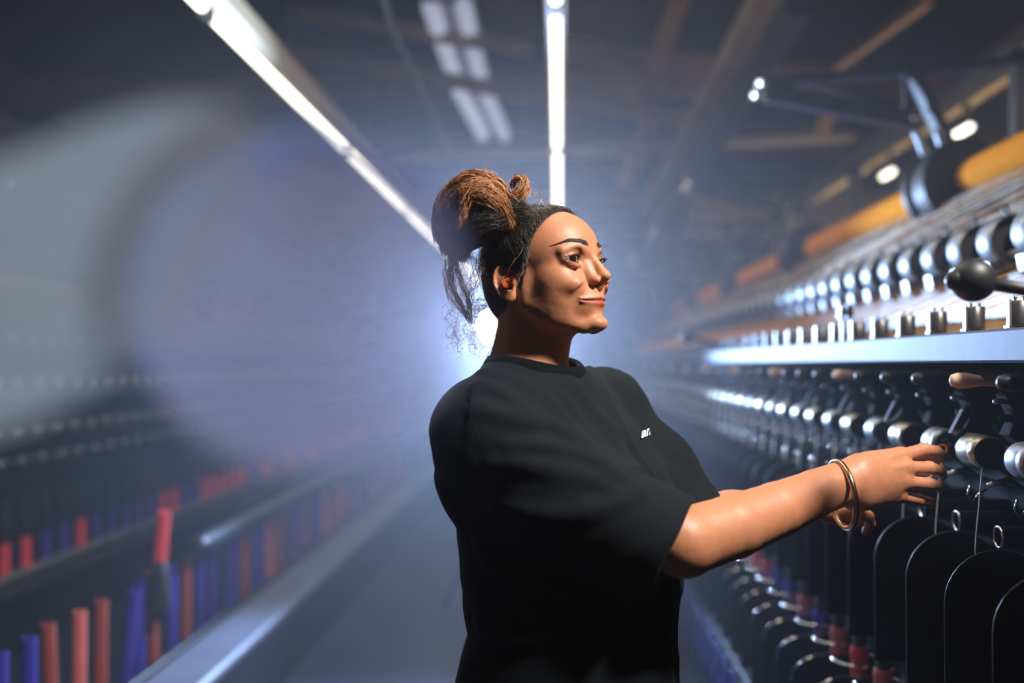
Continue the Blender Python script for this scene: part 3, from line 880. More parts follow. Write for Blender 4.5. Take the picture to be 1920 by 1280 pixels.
mat('iron_green', (.025, .055, .048), .40, var=.4, scale=45, bump=.2)
mat('steel', (.33, .36, .40), .46, .8, var=.18, scale=22, stretch=(1, 14, 1))
mat('steel_worn', (.30, .31, .34), .42, .9, var=.35, scale=26)
mat('steel_bronze', (.40, .36, .28), .42, .85, var=.35, scale=18)
mat('chrome', (.85, .86, .9), .12, 1.0, var=.05)
mat('rail_steel', (.034, .047, .11), .60, .1, var=.35, scale=18, bump=.25, stretch=(1, 1, .35))
mat('drum_dark', (.12, .115, .11), .34, .85, var=.25, scale=80, stretch=(1, 1, 8))
mat('brass', (.70, .48, .22), .3, 1.0, var=.2, scale=20)
mat('yarn_orange', (.95, .29, .010), .8, var=.30, scale=110, bump=.8, stretch=(.3, 9, .3), spec=.04)
mat('yarn_core', (.16, .05, .02), .5, var=.3, scale=40)
mat('thread_orange', (.95, .42, .06), .6, var=.2, scale=60)
mat('thread_pale', (.95, .88, .75), .5, var=.2, scale=60)
mat('fluff', (.20, .105, .04), .95, var=.6, scale=45, bump=1.0)
mat('thread_sheet', (.62, .50, .36), .7, var=.35, scale=300, stretch=(1, .02, 1))
mat('paper_red', (.72, .045, .045), .55, var=.15, scale=25)
mat('paper_coral', (.62, .14, .10), .55, var=.18, scale=25)
mat('paper_blue', (.035, .018, .30), .55, var=.2, scale=25)
mat('paper_orange', (.30, .045, .018), .6, var=.2, scale=20)
mat('yarn_dark', (.012, .012, .014), .8, var=.4, scale=90)
mat('paper_pale', (.66, .45, .32), .6, var=.2, scale=20)
mat('knob_black', (.006, .006, .008), .5, var=.1)
mat('blue_plastic', (.05, .08, .35), .3, var=.2)

# ================================================================ the building
Y0, Y1 = -1.6, 24.0
XL, XR = -5.2, 4.6
def slab(name, lo, hi, m):
    b = MB(); b.box(lo, hi); o = b.build(name, m); tag(o, kind='structure'); return o
slab('floor', (XL, Y0, -.10), (XR, Y1, 0), 'floor')
slab('wall_left', (XL - .2, Y0, 0), (XL, Y1, 4.2), 'wall_grey')
slab('wall_right', (XR, Y0, 0), (XR + .2, Y1, 4.2), 'wall_grey')
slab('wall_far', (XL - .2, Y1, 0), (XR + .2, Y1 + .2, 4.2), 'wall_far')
slab('ceiling', (XL - .2, Y0, 4.2), (XR + .2, Y1 + .2, 4.35), 'ceiling_dark')
def beam(name, a, b_, w, h, m):
    """rectangular bar between two points"""
    a = Vector(a); b_ = Vector(b_); d = (b_ - a).normalized()
    x = d.cross(Vector((0, 0, 1))).normalized(); z = x.cross(d)
    vs = []
    for c in (a, b_):
        for sx, sz in ((-1, -1), (1, -1), (1, 1), (-1, 1)):
            vs.append(c + x * sx * w / 2 + z * sz * h / 2)
    mb = MB(); mb.add(vs, [(0,1,2,3), (7,6,5,4), (0,4,5,1), (1,5,6,2), (2,6,7,3), (3,7,4,0)], False)
    return mb.build(name, m)
n_trim = 0
def trim(a, b_, w, h, m):
    global n_trim; n_trim += 1
    o = beam('trim_%d' % n_trim, a, b_, w, h, m); tag(o, kind='structure'); return o
# cross beams and sloping struts under the dark roof
for Y, z, m in ((5.6, 3.75, 'beam_tan'), (8.2, 3.65, 'beam_orange'), (11.0, 3.75, 'beam_tan'), (14.5, 3.7, 'beam_orange'), (18, 3.8, 'beam_tan')):
    trim((XL, Y, z), (XR, Y, z), .12, .22, m)
trim(P(500, 92, 6.2), P(1000, 178, 6.2), .05, .09, 'beam_orange')
trim(P(955, 160, 6.6), P(1290, 222, 6.6), .07, .11, 'beam_orange')
trim(P(540, 22, 6.0), P(1000, 95, 6.0), .05, .08, 'beam_tan')
trim(P(1060, 92, 6.4), P(1340, 128, 6.4), .05, .14, 'beam_orange')
trim(P(1280, -20, 5.0), P(1232, 120, 5.6), .09, .06, 'beam_orange')
trim(P(1222, 210, 6.9), P(1172, 350, 7.2), .09, .06, 'beam_orange')
trim(P(1560, 190, 5.2), P(1538, 250, 5.4), .07, .06, 'beam_orange')
trim(P(1740, 0, 4.6), P(1560, 130, 5.6), .05, .05, 'beam_orange')
trim(P(1462, -40, 4.0), P(1212, 400, 9.6), .14, .10, 'beam_tan')     # long light beam running down the mill
trim(P(1500, -40, 4.0), P(1240, 400, 9.6), .10, .30, 'beam_dark')
for a, b_ in (((1000, 70), (1340, 140)), ((1330, 250), (1600, 232)), ((560, 250), (760, 300))):
    trim(P(*a, 7.4), P(*b_, 7.4), .05, .10, 'beam_dark')
# long pipe across the hall
pp = MB(); pp.lathe(P(690, 302, 6.7), P(1600, 256, 6.7), [(0, .034), (1, .034)], 16)
o = pp.build('ceiling_pipe', 'pipe_cream'); tag(o, 'cream pipe running straight across below the dark ceiling beams', 'pipe')
cc = MB(); cc.tube(curve(Pp_ := [P(712, -30, 4.6), P(738, 60, 4.9), P(772, 130, 5.2), P(812, 215, 5.6), P(845, 290, 6.0)], 26), .016, 8)
o = cc.build('hanging_chain', 'steel_worn'); tag(o, 'thin grey chain hanging between the left light row and the white batten', 'chain')

# ---- fluorescent rows
def light_row(name, X, Z, ya, yb, L, label, w=.040, hm='housing_dark', tube_m='lamp_tube', side=0):
    r = empty(name, (X, ya, Z)); tag(r, label, 'ceiling light', 'lamp rows')
    def loc(mb, nm, m, par=r):
        o = mb.build(nm, m, par); return o
    n = int(round((yb - ya) / L))
    for k in range(n):
        b = MB(); b.cyl((0, k*L + L*.5, .10), (0, k*L + L*.5, 4.2 - Z), .006, n=8); loc(b, 'hanger_rod', 'iron_black')
    b = MB(); b.box((-w*.9, 0, .03), (w*.9, n*L, .10)); loc(b, 'housing', hm)
    if side:
        b = MB(); b.prism([(side*w*.9, .10), (side*w*2.0, .10), (side*w*1.9, .03), (side*w*.9, .0)], 1, 0, n*L); loc(b, 'reflector', 'housing')
    for k in range(n):
        b = MB(); b.lathe((0, k*L + .045, 0), (0, (k+1)*L - .045, 0), [(0, w*.42), (.004, w*.5), (.996, w*.5), (1, w*.42)], 14); loc(b, 'tube', tube_m)
        b = MB(); b.box((-w*.5, k*L + L - .035, -.03), (w*.5, k*L + L + .035, .05)); loc(b, 'tube_holder', hm)
    return r
light_row('fluorescent_row', -.010, 2.65, 1.2, 15.6, 2.4, 'bright fluorescent tube row straight above the head of the woman', side=0)
light_row('fluorescent_row', -1.30, 2.65, 1.2, 15.6, 2.4, 'bright fluorescent tube row running diagonally to the upper left', side=1)
# lamp row behind the brackets of the right machine: trunking with short lamps under it
r = empty('lamp_trunking', (2.06, 1.8, 2.66)); tag(r, 'beige lamp trunking running behind the brackets of the right machine', 'ceiling light')
b = MB(); b.box((-.05, 0, 0), (.05, 14.0, .07)); b.build('housing', 'housing', r)
b = MB(); b.box((-.05, 0, .08), (.16, 14.0, .16)); b.build('cable_tray', 'housing_dark', r)
for y in (1.0, 5.0, 9.0, 13.0):
    b = MB(); b.cyl((0, y, .16), (0, y, 4.2 - 2.66), .006, n=8); b.build('hanger_rod', 'iron_black', r)
for y in (3.2, 4.35):
    b = MB(); b.lathe((-.02, y, -.14), (-.02, y + .22, -.14), [(0, .008), (.08, .017), (.92, .017), (1, .008)], 12); b.build('tube', 'lamp_tube', r)
    b = MB(); b.box((-.03, y + .05, -.13), (-.01, y + .09, 0)); b.build('tube_holder', 'housing_dark', r)
# unlit twin batten
r = empty('twin_batten', (0, 0, 0)); tag(r, 'unlit twin white ceiling batten between the two bright tube rows', 'ceiling light')
A = P(838, 12, 5.6); Bq = P(880, 158, 7.2); A2 = P(885, 172, 7.2); B2 = P(926, 255, 8.6)
for a, c in ((A, Bq), (A2, B2)):
    o = beam('body', a + V3(0, 0, .05), c + V3(0, 0, .05), .30, .05, 'housing_white'); o.parent = r
    for s in (-1, 1):
        t = MB(); off = V3(s * .095, 0, 0); t.lathe(a + off, c + off, [(0, .05), (1, .05)], 12); t.build('tube', 'unlit_tube_glow', r)
# back light standing in the aisle behind the woman
SP = P(930, 612, 5.2)
r = empty('studio_lamp', (SP[0], SP[1], 0)); tag(r, 'blue white studio lamp shining from the aisle behind the neck of the woman', 'lamp')
b = MB(); z = SP[2]
dl = unit(CAM + V3(-.5, 0, 0) - SP)
b.lathe(V3(0, 0, z) - dl * .20, V3(0, 0, z) + dl * -.01, [(0, .05), (.2, .07), (.75, .075), (1, .13)], 24); b.build('lamp_head', 'knob_black', r)
b = MB(); b.lathe(V3(0, 0, z) + dl * -.012, V3(0, 0, z) + dl * -.002, [(0, .085), (1, .085)], 32); b.build('lamp_face', 'strobe', r)
b = MB(); b.cyl((0, .03, .5), (0, .03, z - .05), .012); b.build('pole', 'iron_black', r)
for k in range(3):
    a = 2*PI*k/3 + .4
    b = MB(); b.cyl((0, .03, .62), (.38*math.cos(a), .03 + .38*math.sin(a), .01), .01); b.build('leg', 'iron_black', r)
cream = slab('trim_40', (1.18, 9.0, 2.46), (XR, 9.3, 2.86), 'housing')
slab('trim_41', (1.42, 12.0, 2.2), (XR, 12.2, 2.7), 'pipe_cream')
slab('trim_42', (.98, 11.0, 0), (1.30, 11.3, 4.2), 'beam_dark')
# ---- far end of the hall: doors, gangway boards and stacked goods that read as soft pale and blue shapes
def crate(name, c, s, m, label):
    b = MB(); x, y, z_ = s
    b.box((-x/2, -y/2, 0), (x/2, y/2, z_ - .05), .02)
    r = empty(name, c); b.build('body', m, r)
    b = MB(); b.box((-x/2 - .02, -y/2 - .02, z_ - .05), (x/2 + .02, y/2 + .02, z_), .012); b.build('lid', m, r)
    tag(r, label, 'crate')
crate('crate', (.12, 13, 0), (.7, .6, 1.25), 'blue_plastic', 'tall blue crate at the far end of the aisle behind the chin of the woman')
crate('crate', (-.75, 17, 0), (.8, .7, 1.6), 'concrete_light', 'pale grey crate far down the aisle, farther away than the blue crate')
# ================================================================ the twisting machine on the right
YE = 15.5
def ys(y0, pitch=.168, y1=YE):
    out = []; y = y0
    while y < y1: out.append(y); y += pitch
    return out
ORD = ['nearest', 'second nearest', 'third nearest', 'fourth nearest', 'fifth nearest', 'sixth nearest', 'seventh nearest', 'eighth nearest']
def place_row(proto, Ys, label_near, label_far, group, n_near=6, dx=lambda k: (0, 0)):
    tree = snapshot(proto); base = Vector(proto.location)
    for k, y in enumerate(Ys):
        o = proto if k == 0 else copy_tree(proto, None, tree)
        d = dx(k); o.location = (base.x + d[0], y, base.z + d[1])
        o['label'] = label_near % ORD[k] if k < n_near else label_far
        o['group'] = group
machine = empty('twisting_machine', (1.1, 1.0, 0)); tag(machine, 'long black twisting machine on the right with steel rail and rows of rollers', 'machine')
def mpart(mb, name, m, sharp=None):
    o = mb.build(name, m, machine, sharp); o.location = -machine.location; return o
b = MB(); b.box((.655, .55, 1.350), (.700, YE, 1.401), .004); mpart(b, 'front_rail', 'rail_steel')
b = MB(); b.prism([(.700, 1.352), (.700, 1.399), (.90, 1.42), (1.12, 1.48), (1.12, 1.44)], 1, .55, YE); mpart(b, 'tray', 'fluff')
b = MB(); b.prism([(.86, .02), (.86, 1.35), (.90, 1.352), (1.12, 1.44), (1.55, 1.50), (1.55, .02)], 1, .55, YE); mpart(b, 'frame_body', 'iron_rough')
# clumps of lint along the tray
V = []; Fs = []; nx, ny = 10, 420
for j in range(ny):
    for i in range(nx):
        u = i / (nx - 1); X = .745 + u * .33; Z = 1.405 + .055 * u + .022 * abs(math.sin(j * 1.7 + i * 2.1) * math.sin(j * .37 + i)) * math.sin(PI * u) ** .5 - .006
        V.append((X, .6 + j * .030, Z))
for j in range(ny - 1):
    for i in range(nx - 1):
        a = j*nx + i; Fs.append((a, a+1, a+nx+1, a+nx))
b = MB(); b.add(V, Fs); o = mpart(b, 'lint', 'fluff'); tag(o, kind='stuff')
b = MB(); b.lathe((.99, .6, 1.585), (.99, YE, 1.585), [(0, .012), (1, .012)], 12); mpart(b, 'roller_shaft', 'steel_worn')
b = MB(); b.box((1.04, .6, 1.44), (1.10, YE, 1.56), .005); mpart(b, 'roller_beam', 'iron_black')
b = MB(); b.lathe((.715, .6, 1.207), (.715, YE, 1.207), [(0, .011), (1, .011)], 12); mpart(b, 'lower_shaft', 'iron_black')
b = MB(); b.box((.735, .6, 1.150), (.775, YE, 1.188), .004); mpart(b, 'lower_beam', 'iron_rough')
b = MB(); b.box((.78, .6, .46), (.86, YE, .50), .004); mpart(b, 'ring_rail', 'iron_black')
b = MB(); b.box((.60, .6, .30), (.86, YE, .33), .004); mpart(b, 'spindle_rail', 'iron_black')
b = MB(); b.box((.74, .6, 1.000), (.86, YE, 1.03), .004); mpart(b, 'guide_rail', 'iron_rough')
# parts that repeat along the machine, at most one hundred of each
def rep(mb, name, m, Ys, sharp=None, pick=None):
    me = mb.mesh(name); me.materials.append(MATS[m])
    if sharp: me.set_sharp_from_angle(angle=math.radians(sharp))
    out = []
    for k, y in enumerate(Ys):
        if pick and not pick(k): continue
        o = link(name, me, machine); o.location = Vector((0, y, 0)) - machine.location; out.append(o)
    return out
# pegs below the rail
pegY = ys(1.448, .170)
b = MB(); b.lathe((.622, 0, 1.322), (.86, 0, 1.318), [(0, .004), (.012, .0095), (.05, .0125), (.10, .0125), (.2, .0085), (1, .008)], 16); rep(b, 'peg', 'iron_black', pegY, 60, lambda k: k % 4 != 1)
rep(b, 'pale_peg', 'paper_pale', pegY, 60, lambda k: k % 4 == 1)
b = MB(); b.prism([(.70,1.300),(.735,1.318),(.775,1.30),(.77,1.262),(.745,1.248),(.762,1.222),(.735,1.212),(.705,1.236),(.718,1.262)], 1, -.018, .018)
b.cyl((.698, 0, 1.262), (.722, 0, 1.262), .006, n=8); rep(b, 'hanger', 'iron_rough', pegY)
b = MB(); b.lathe((.690, .002, 1.288), (.716, .002, 1.290), [(0, .003), (.3, .0055), (.6, .0045), (1, .006)], 10); rep(b, 'hanger_screw', 'steel_worn', pegY)
# steel blades above each second roller
b = MB(); b.prism([(.652,1.233),(.660,1.228),(.690,1.268),(.684,1.284),(.672,1.272)], 1, -.007, .007); rep(b, 'blade', 'chrome', ys(1.70, .336))
# steel discs set in the drop guides, and the small hooks the yarn passes
b = MB(); b.tube([(.672,0,1.150),(.668,0,1.135),(.676,0,1.122),(.684,0,1.134),(.70,0,1.145)], .0022, 6); b.lathe((.70, 0, 1.15), (.74, 0, 1.16), [(0,.004),(1,.006)], 8); rep(b, 'yarn_hook', 'chrome', ys(1.50, .168))
b = MB(); b.lathe((.70, 0, 1.072), (.86, 0, 1.072), [(0, .0150), (.02, .0175), (.9, .0175), (1, .017)], 20, False); rep(b, 'guide_tube', 'iron_rough', ys(1.46, .168))
b = MB(); b.torus((.700, 0, 1.072), (1, 0, 0), .0165, .0028, 24, 8); rep(b, 'guide_rim', 'chrome', ys(1.46, .168))
# arched separators between the spindles
arch = [(.585, .80)] + [(.665 + .080 * math.cos(a), .986 + .080 * math.sin(a)) for a in np.linspace(PI, 0, 17)] + [(.745, .80)]
b = MB(); b.prism(arch, 1, -.0015, .0015); rep(b, 'separator', 'iron_rough', ys(1.212, .168))
b = MB(); b.tube([(x, 0, z) for x, z in arch], .0017, 6); rep(b, 'separator_rim', 'rim_dull', ys(1.212, .168))
low = [(.550, .42), (.550, .600), (.556, .624), (.575, .643), (.605, .656), (.650, .662), (.74, .662), (.74, .42)]
b = MB(); b.prism(low, 1, -.0015, .0015); rep(b, 'lower_separator', 'iron_rough', ys(1.736, .168))
b = MB(); b.tube([(x, 0, z) for x, z in low[1:-1]], .0017, 6); rep(b, 'lower_separator_rim', 'chrome', ys(1.736, .168))
b = MB(); b.torus((.660, 0, .692), (0, 0, 1), .053, .0028, 40, 8); rep(b, 'guide_ring', 'chrome', ys(1.586, .168))
b = MB(); b.tube([(.713,0,.692),(.76,0,.69),(.78,0,.60)], .003, 6); rep(b, 'ring_holder', 'iron_black', ys(1.586, .168))
b = MB(); b.lathe((.590, 0, .10), (.590, 0, .32), [(0,.016),(.15,.022),(.3,.013),(.42,.020),(.6,.022),(.75,.012),(1,.012)], 16); rep(b, 'spindle_whorl', 'blue_plastic', ys(2.9, .168, 9))
b = MB(); b.box((.48, .6, .02), (.858, YE, .10), .01); mpart(b, 'base_plate', 'iron_rough')
b = MB(); b.tube([(.555,0,.36),(.550,.05,.28),(.545,.08,.18),(.545,.09,.11)], .004, 6); rep(b, 'drive_cord', 'steel_worn', ys(2.65, .168, 9))
# brackets over the machine
BRY = [3.4 + 1.88 * k for k in range(7)]
def bar2(mb, a, c, w, t):
    """flat bar in the XZ plane from a to c, width w, thickness t in Y"""
    a = V3(a[0], 0, a[1]); c = V3(c[0], 0, c[1]); d = unit(c - a); n = V3(-d[2], 0, d[0]) * w / 2
    mb.add([a-n-V3(0,t,0), c-n-V3(0,t,0), c+n-V3(0,t,0), a+n-V3(0,t,0), a-n+V3(0,t,0), c-n+V3(0,t,0), c+n+V3(0,t,0), a+n+V3(0,t,0)],
           [(0,1,2,3),(7,6,5,4),(0,4,5,1),(1,5,6,2),(2,6,7,3),(3,7,4,0)], False)
for k, y in enumerate(BRY):
    root_ = None
    b = MB(); bar2(b, (.70, 2.300), (1.55, 2.360), .030, .030); bar2(b, (.71, 2.262), (1.20, 2.160), .052, .026); bar2(b, (1.187, 2.350), (1.335, 2.02), .034, .030)
    bar2(b, (.86, 2.30), (1.17, 2.19), .012, .012); bar2(b, (1.17, 2.33), (1.17, 2.16), .016, .012); b.prism([(.69,2.315),(.80,2.322),(.78,2.235),(.70,2.235)], 1, -.018, .018)
    o = b.build('bracket_arm', 'iron_blue', machine); o.location = Vector((0, y, 0)) - machine.location
    for (x, z) in ((.690, 2.302), (.672, 2.262)):
        t = MB(); t.lathe((x, -.030, z), (x, .034, z), [(0,.008),(.08,.017),(.3,.019),(.7,.019),(.92,.017),(1,.008)], 16); q = t.build('tip_roller', 'chrome', o, 40)
    t = MB()
    for (x0, x1) in ((1.195, 1.235), (1.265, 1.300)): t.lathe((x0, -.02, 2.13), (x1, -.02, 2.01), [(0,.013),(.12,.016),(.2,.012),(.8,.012),(.9,.017),(1,.017)], 12)
    t.build('clamp_bolts', 'steel', o)
    t = MB(); t.sphere((1.185, -.035, 2.165), .013, 12, 8); t.build('bolt_head', 'chrome', o)
    b = MB(); b.box((1.52, -.03, 1.45), (1.58, .03, 2.375), .004); q = b.build('post', 'iron_black', machine); q.location = Vector((0, y, 0)) - machine.location
    b = MB(); b.lathe((1.25, -.30, 1.91), (1.25, -.10, 1.91), [(0,.128),(.02,.134),(.50,.134),(.54,.105),(.80,.105),(.82,.134),(.98,.134),(1,.128)], 48); q = b.build('beam_flange', 'knob_black', machine, 18); q.location = Vector((0, y, 0)) - machine.location
    b = MB(); bar2(b, (1.25, 2.03), (1.27, 1.80), .03, .012); bar2(b, (1.27, 1.82), (1.36, 1.50), .03, .012); q = b.build('flange_stay', 'iron_black', machine); q.location = Vector((0, y - .08, 0)) - machine.location
b = MB(); b.box((1.50, .6, 2.372), (1.60, YE, 2.41), .004); mpart(b, 'top_rail', 'iron_black')
# two operating levers with ball knobs standing proud of the rail
for y0 in (1.28, 4.05):
    b = MB(); b.tube([(.530, y0, 1.452), (.60, y0 - .01, 1.438), (.665, y0 + .02, 1.405), (.70, y0 + .05, 1.38)], .0085, 10); q = mpart(b, 'lever', 'knob_black')
    t = MB(); t.sphere((.522, y0, 1.454), .0275, 20, 14); t.lathe((.500, y0 - .002, 1.454), (.488, y0 - .004, 1.455), [(0, .014), (.6, .012), (1, .006)], 14); w = t.build('lever_knob', 'knob_black', q, 40)
# ---- yarn wound beams between the brackets
for k, y in enumerate([1.52] + BRY[:-1]):
    y0 = y - .09
    r = empty('yarn_beam', (1.25, y0, 1.91))
    n = 60; prof = [(i / n, .056 + .0018 * math.sin(i * 2.3) + (0 if 1 < i < n - 1 else -.006)) for i in range(n + 1)]
    L0 = 1.88 - .20
    b = MB(); b.lathe((0, .0, 0), (0, L0 - .05, 0), prof, 32); b.build('wound_yarn', 'yarn_orange', r)
    b = MB(); b.lathe((0, -.002, 0), (0, L0 + .01, 0), [(0, .040), (1, .040)], 24); b.build('core', 'yarn_core', r)
    names = ['orange yarn beam at the right edge, in front of the nearest black flange', 'orange yarn beam between the two nearest black flanges', 'orange yarn beam beyond the second black flange, shorter looking', 'small orange yarn beam beyond the third black flange',
             'blurred orange yarn beam beyond the fourth black flange', 'blurred orange yarn beam beyond the fifth black flange', 'farthest blurred orange yarn beam near the end of the machine']
    tag(r, names[k], 'yarn beam', 'yarn beams along the right machine')
# ---- upper steel rollers
def upper_roller():
    r = empty('feed_roller', (.99, 1.73, 1.620)); tag(r, None, 'roller')
    b = MB(); b.lathe((0, -.040, 0), (0, .036, 0), [(0, .0520), (.04, .0550), (.96, .0550), (1, .0520)], 36, False); b.build('steel_band', 'steel', r, 50)
    b = MB(); b.lathe((0, -.0402, 0), (0, .036, 0), [(0, .0520), (.02, .0465), (.30, .044), (.30, .015), (-.03, .014), (-.03, .002)], 28, False); b.build('end_disc', 'knob_black', r, 40)
    b = MB(); b.lathe((0, .036, 0), (0, .068, 0), [(0, .042), (.2, .030), (1, .026)], 24); b.build('hub', 'iron_black', r, 40)
    b = MB()
    for s in (-.008, .010): b.tube([(.0, s, .050), (-.002, s, .066), (-.008, s * 1.5, .077)], .0028, 6)
    b.box((-.006, -.014, .052), (.010, .016, .058)); b.build('clip', 'knob_black', r)
    b = MB(); b.prism([(-.054, -.050), (-.020, -.046), (-.014, -.072), (-.048, -.082)], 1, -.024, .014); b.build('scraper', 'steel_worn', r)
    return r
place_row(upper_roller(), ys(1.73, .170), 'large steel feed roller of the upper row, %s to the camera', 'large steel feed roller of the upper row, farther down the machine', 'upper feed rollers', 8)
# ---- lower steel rollers, plain and green-holder kinds in turn
def lower_roller(kind):
    r = empty('press_roller' , (.682, 1.45, 1.207)); tag(r, None, 'roller')
    ln = .072 if kind == 0 else .060
    b = MB(); b.lathe((0, 0, 0), (0, ln, 0), [(0, .0245), (.05, .027), (.30, .027), (.33, .0262), (.36, .027), (.93, .027), (1, .025)], 32, False); b.build('steel_band', 'steel_bronze' if kind == 0 else 'steel', r, 50)
    b = MB(); b.lathe((0, -.0004, 0), (0, ln, 0), [(0, .0245), (0, .019), (.10, .018), (.10, .009), (-.02, .008), (-.04, .002)], 24, False); b.build('end_disc', 'knob_black' if kind == 0 else 'iron_green', r, 40)
    if kind:
        b = MB(); b.torus((0, -.002, 0), (0, 1, 0), .0215, .0032, 28, 8); b.torus((0, -.003, 0), (0, 1, 0), .012, .0026, 20, 6); b.build('holder_ring', 'iron_green', r)
        b = MB(); b.tube([(.016, -.001, .016), (.030, 0, .030), (.040, .004, .034)], .007, 8); b.build('holder_arm', 'iron_green', r)
        b = MB(); b.lathe((0, -.008, 0), (0, 0, 0), [(0, .004), (.5, .006), (1, .006)], 6); b.build('bolt', 'steel_worn', r, 30)
    else:
        b = MB(); b.lathe((0, ln, 0), (0, ln + .03, 0), [(0, .016), (1, .014)], 16); b.build('hub', 'iron_black', r, 40)
    return r
lys = ys(1.280, .168)
place_row(lower_roller(0), lys[0::2], 'plain steel press roller of the lower row, %s to the camera', 'plain steel press roller of the lower row, farther down the machine', 'plain lower press rollers', 5)
place_row(lower_roller(1), lys[1::2], 'steel press roller with green ring holder in the lower row, %s to the camera', 'steel press roller with green ring holder, farther down the lower row', 'green ringed lower press rollers', 5)
# ---- upright drums on the rail
def drum():
    r = empty('tension_drum', (.712, 1.409, 1.409)); tag(r, None, 'drum')
    b = MB(); b.lathe((0, 0, 0), (0, 0, .037), [(0, .014), (.04, .0165), (.96, .0165), (1, .015)], 28); b.build('drum_body', 'drum_dark', r, 50)
    b = MB(); b.prism([(-.020, -.010), (-.0165, -.010), (-.0165, .000), (-.020, .000)], 2, -.006, .0385); b.build('side_plate', 'steel_worn', r)
    b = MB(); b.box((-.020, -.010, -.008), (.014, .010, -.001)); b.build('base', 'iron_black', r)
    b = MB()
    for s in (-.006, .008): b.lathe((s, 0, .037), (s, 0, .046), [(0, .002), (.3, .002), (.5, .0034), (1, .002)], 8)
    b.build('pins', 'steel_worn', r)
    return r
place_row(drum(), ys(1.409, .166), 'dark upright tension drum on the steel rail, %s to the camera', 'dark upright tension drum on the rail, farther down the machine', 'tension drums on the rail', 8)
# small stand with two pulleys among the drums
r = empty('pulley_stand', (.700, 2.47, 1.401)); tag(r, 'small teal stand with two black pulleys rising among the drums on the rail', 'pulley')
b = MB(); b.box((-.010, -.006, 0), (-.002, .006, .062), .002); b.box((.018, -.006, 0), (.026, .006, .050), .002); b.build('stand', 'iron_green', r)
for s in (0, .017):
    b = MB(); b.lathe((-.014 + s, 0, .074), (-.003 + s, 0, .074), [(0, .019), (.2, .021), (.4, .015), (.6, .015), (.8, .021), (1, .019)], 24); b.build('pulley', 'knob_black', r, 40)
b = MB(); b.torus((-.0145, 0, .074), (1, 0, 0), .017, .0018, 24, 6); b.build('pulley_rim', 'chrome', r)
# ---- threads
def threads(name, segs, rad, m, label, group=None, stuff=False):
    me_v = []
    S = []
    for pts in segs: S.append(curve(pts, 10))
    o = strands_mesh(name, np.array(S), rad, m, None, 4); tag(o, label, 'yarn', group, 'stuff' if stuff else None); return o
dy = ys(1.409, .166)
for k, y in enumerate(dy[:60]):
    y2 = y - .10
    o = threads('thread', [[(.712, y, 1.451), (.86, y - .03, 1.512), (1.03, y2, 1.583)]], .0011, 'thread_orange',
            'orange thread rising from the %s tension drum to the upper rollers' % ORD[k] if k < 6 else 'orange thread rising from a farther tension drum to the upper rollers', 'threads from the drums')
rs = random.Random(5)
segs = []
for y in ys(1.41, .055, 9):
    segs.append([(.73 + rs.random() * .05, y, 1.44), (.87, y - .06 + rs.uniform(-.02, .02), 1.49), (1.04, y - .16 + rs.uniform(-.05, .05), 1.555)])
threads('thread_bundle', segs, .0008, 'thread_orange', 'fine loose orange threads crossing the lint tray behind the drums', None, True)
segs = []
for y in ys(1.75, .060, 12):
    d = 1.2 + rs.random() * 1.6
    segs.append([(1.0 + rs.uniform(0, .04), y, 1.668), (1.10, y - d * .5, 1.755 + rs.uniform(-.01, .01)), (1.21, y - d, 1.862)])
threads('thread_sheet', segs[0::2], .0008, 'thread_orange', 'sheet of orange threads running from the yarn beams over the upper rollers', None, True)
threads('thread_sheet', segs[1::2], .0010, 'thread_pale', 'sheet of pale threads running beside the orange ones over the upper rollers', None, True)
for k, y in enumerate(ys(1.62, .168, 9)):
    threads('thread', [[(.672, y, 1.186), (.668, y + .005, 1.12), (.663, y + .01, 1.02), (.668, y + .01, .80)]], .0009, 'thread_pale',
            'pale thread hanging below the lower rollers, %s to the camera' % ORD[k] if k < 6 else 'pale thread hanging below the lower rollers, farther down the machine', 'threads hanging below the lower rollers')
# loose orange yarn between the fingers and the roller
threads('yarn_end', [[P(1744, 838, 1.66), P(1752, 850, 1.655), P(1762, 856, 1.65), P(1768, 872, 1.65)]], .0028, 'yarn_orange', 'short orange yarn end held at the roller by the fingers of the woman')
threads('yarn_end', [[P(1758, 836, 1.69), P(1770, 834, 1.685), P(1776, 842, 1.68), P(1770, 852, 1.68)]], .0020, 'yarn_orange', 'curled orange yarn end lying over the roller beyond the fingers of the woman')
# ---- bobbins on the spindles
def bobbin(m, mcop='yarn_dark'):
    r = empty('bobbin', (.682, 2.145, .34)); tag(r, None, 'bobbin')
    b = MB(); b.lathe((0, 0, 0), (0, 0, .366), [(0, .0205), (.97, .0195), (.985, .0205), (1, .0195), (1, .0165), (.9, .0165)], 24, False); b.build('paper_tube', m, r, 50)
    b = MB(); b.lathe((0, 0, .30), (0, 0, .62), [(0, .0155), (.3, .0150), (.9, .0125), (1, .006)], 16); b.build('spindle', mcop, r)
    b = MB(); b.lathe((0, 0, .02), (0, 0, .12), [(0, .022), (.2, .03), (.8, .03), (1, .0205)], 20); b.build('wound_yarn', 'yarn_dark', r)
    return r
PB = {'c': bobbin('paper_coral'), 'r': bobbin('paper_red'), 'b': bobbin('paper_blue')}
tr = {k: snapshot(v) for k, v in PB.items()}; used = set()
seq = 'cc' + 'crcbcbbr' + ''.join(rs.choice('bbcr') for _ in range(70))
cn = {'c': 'coral', 'r': 'red', 'b': 'blue'}; cnt = {}
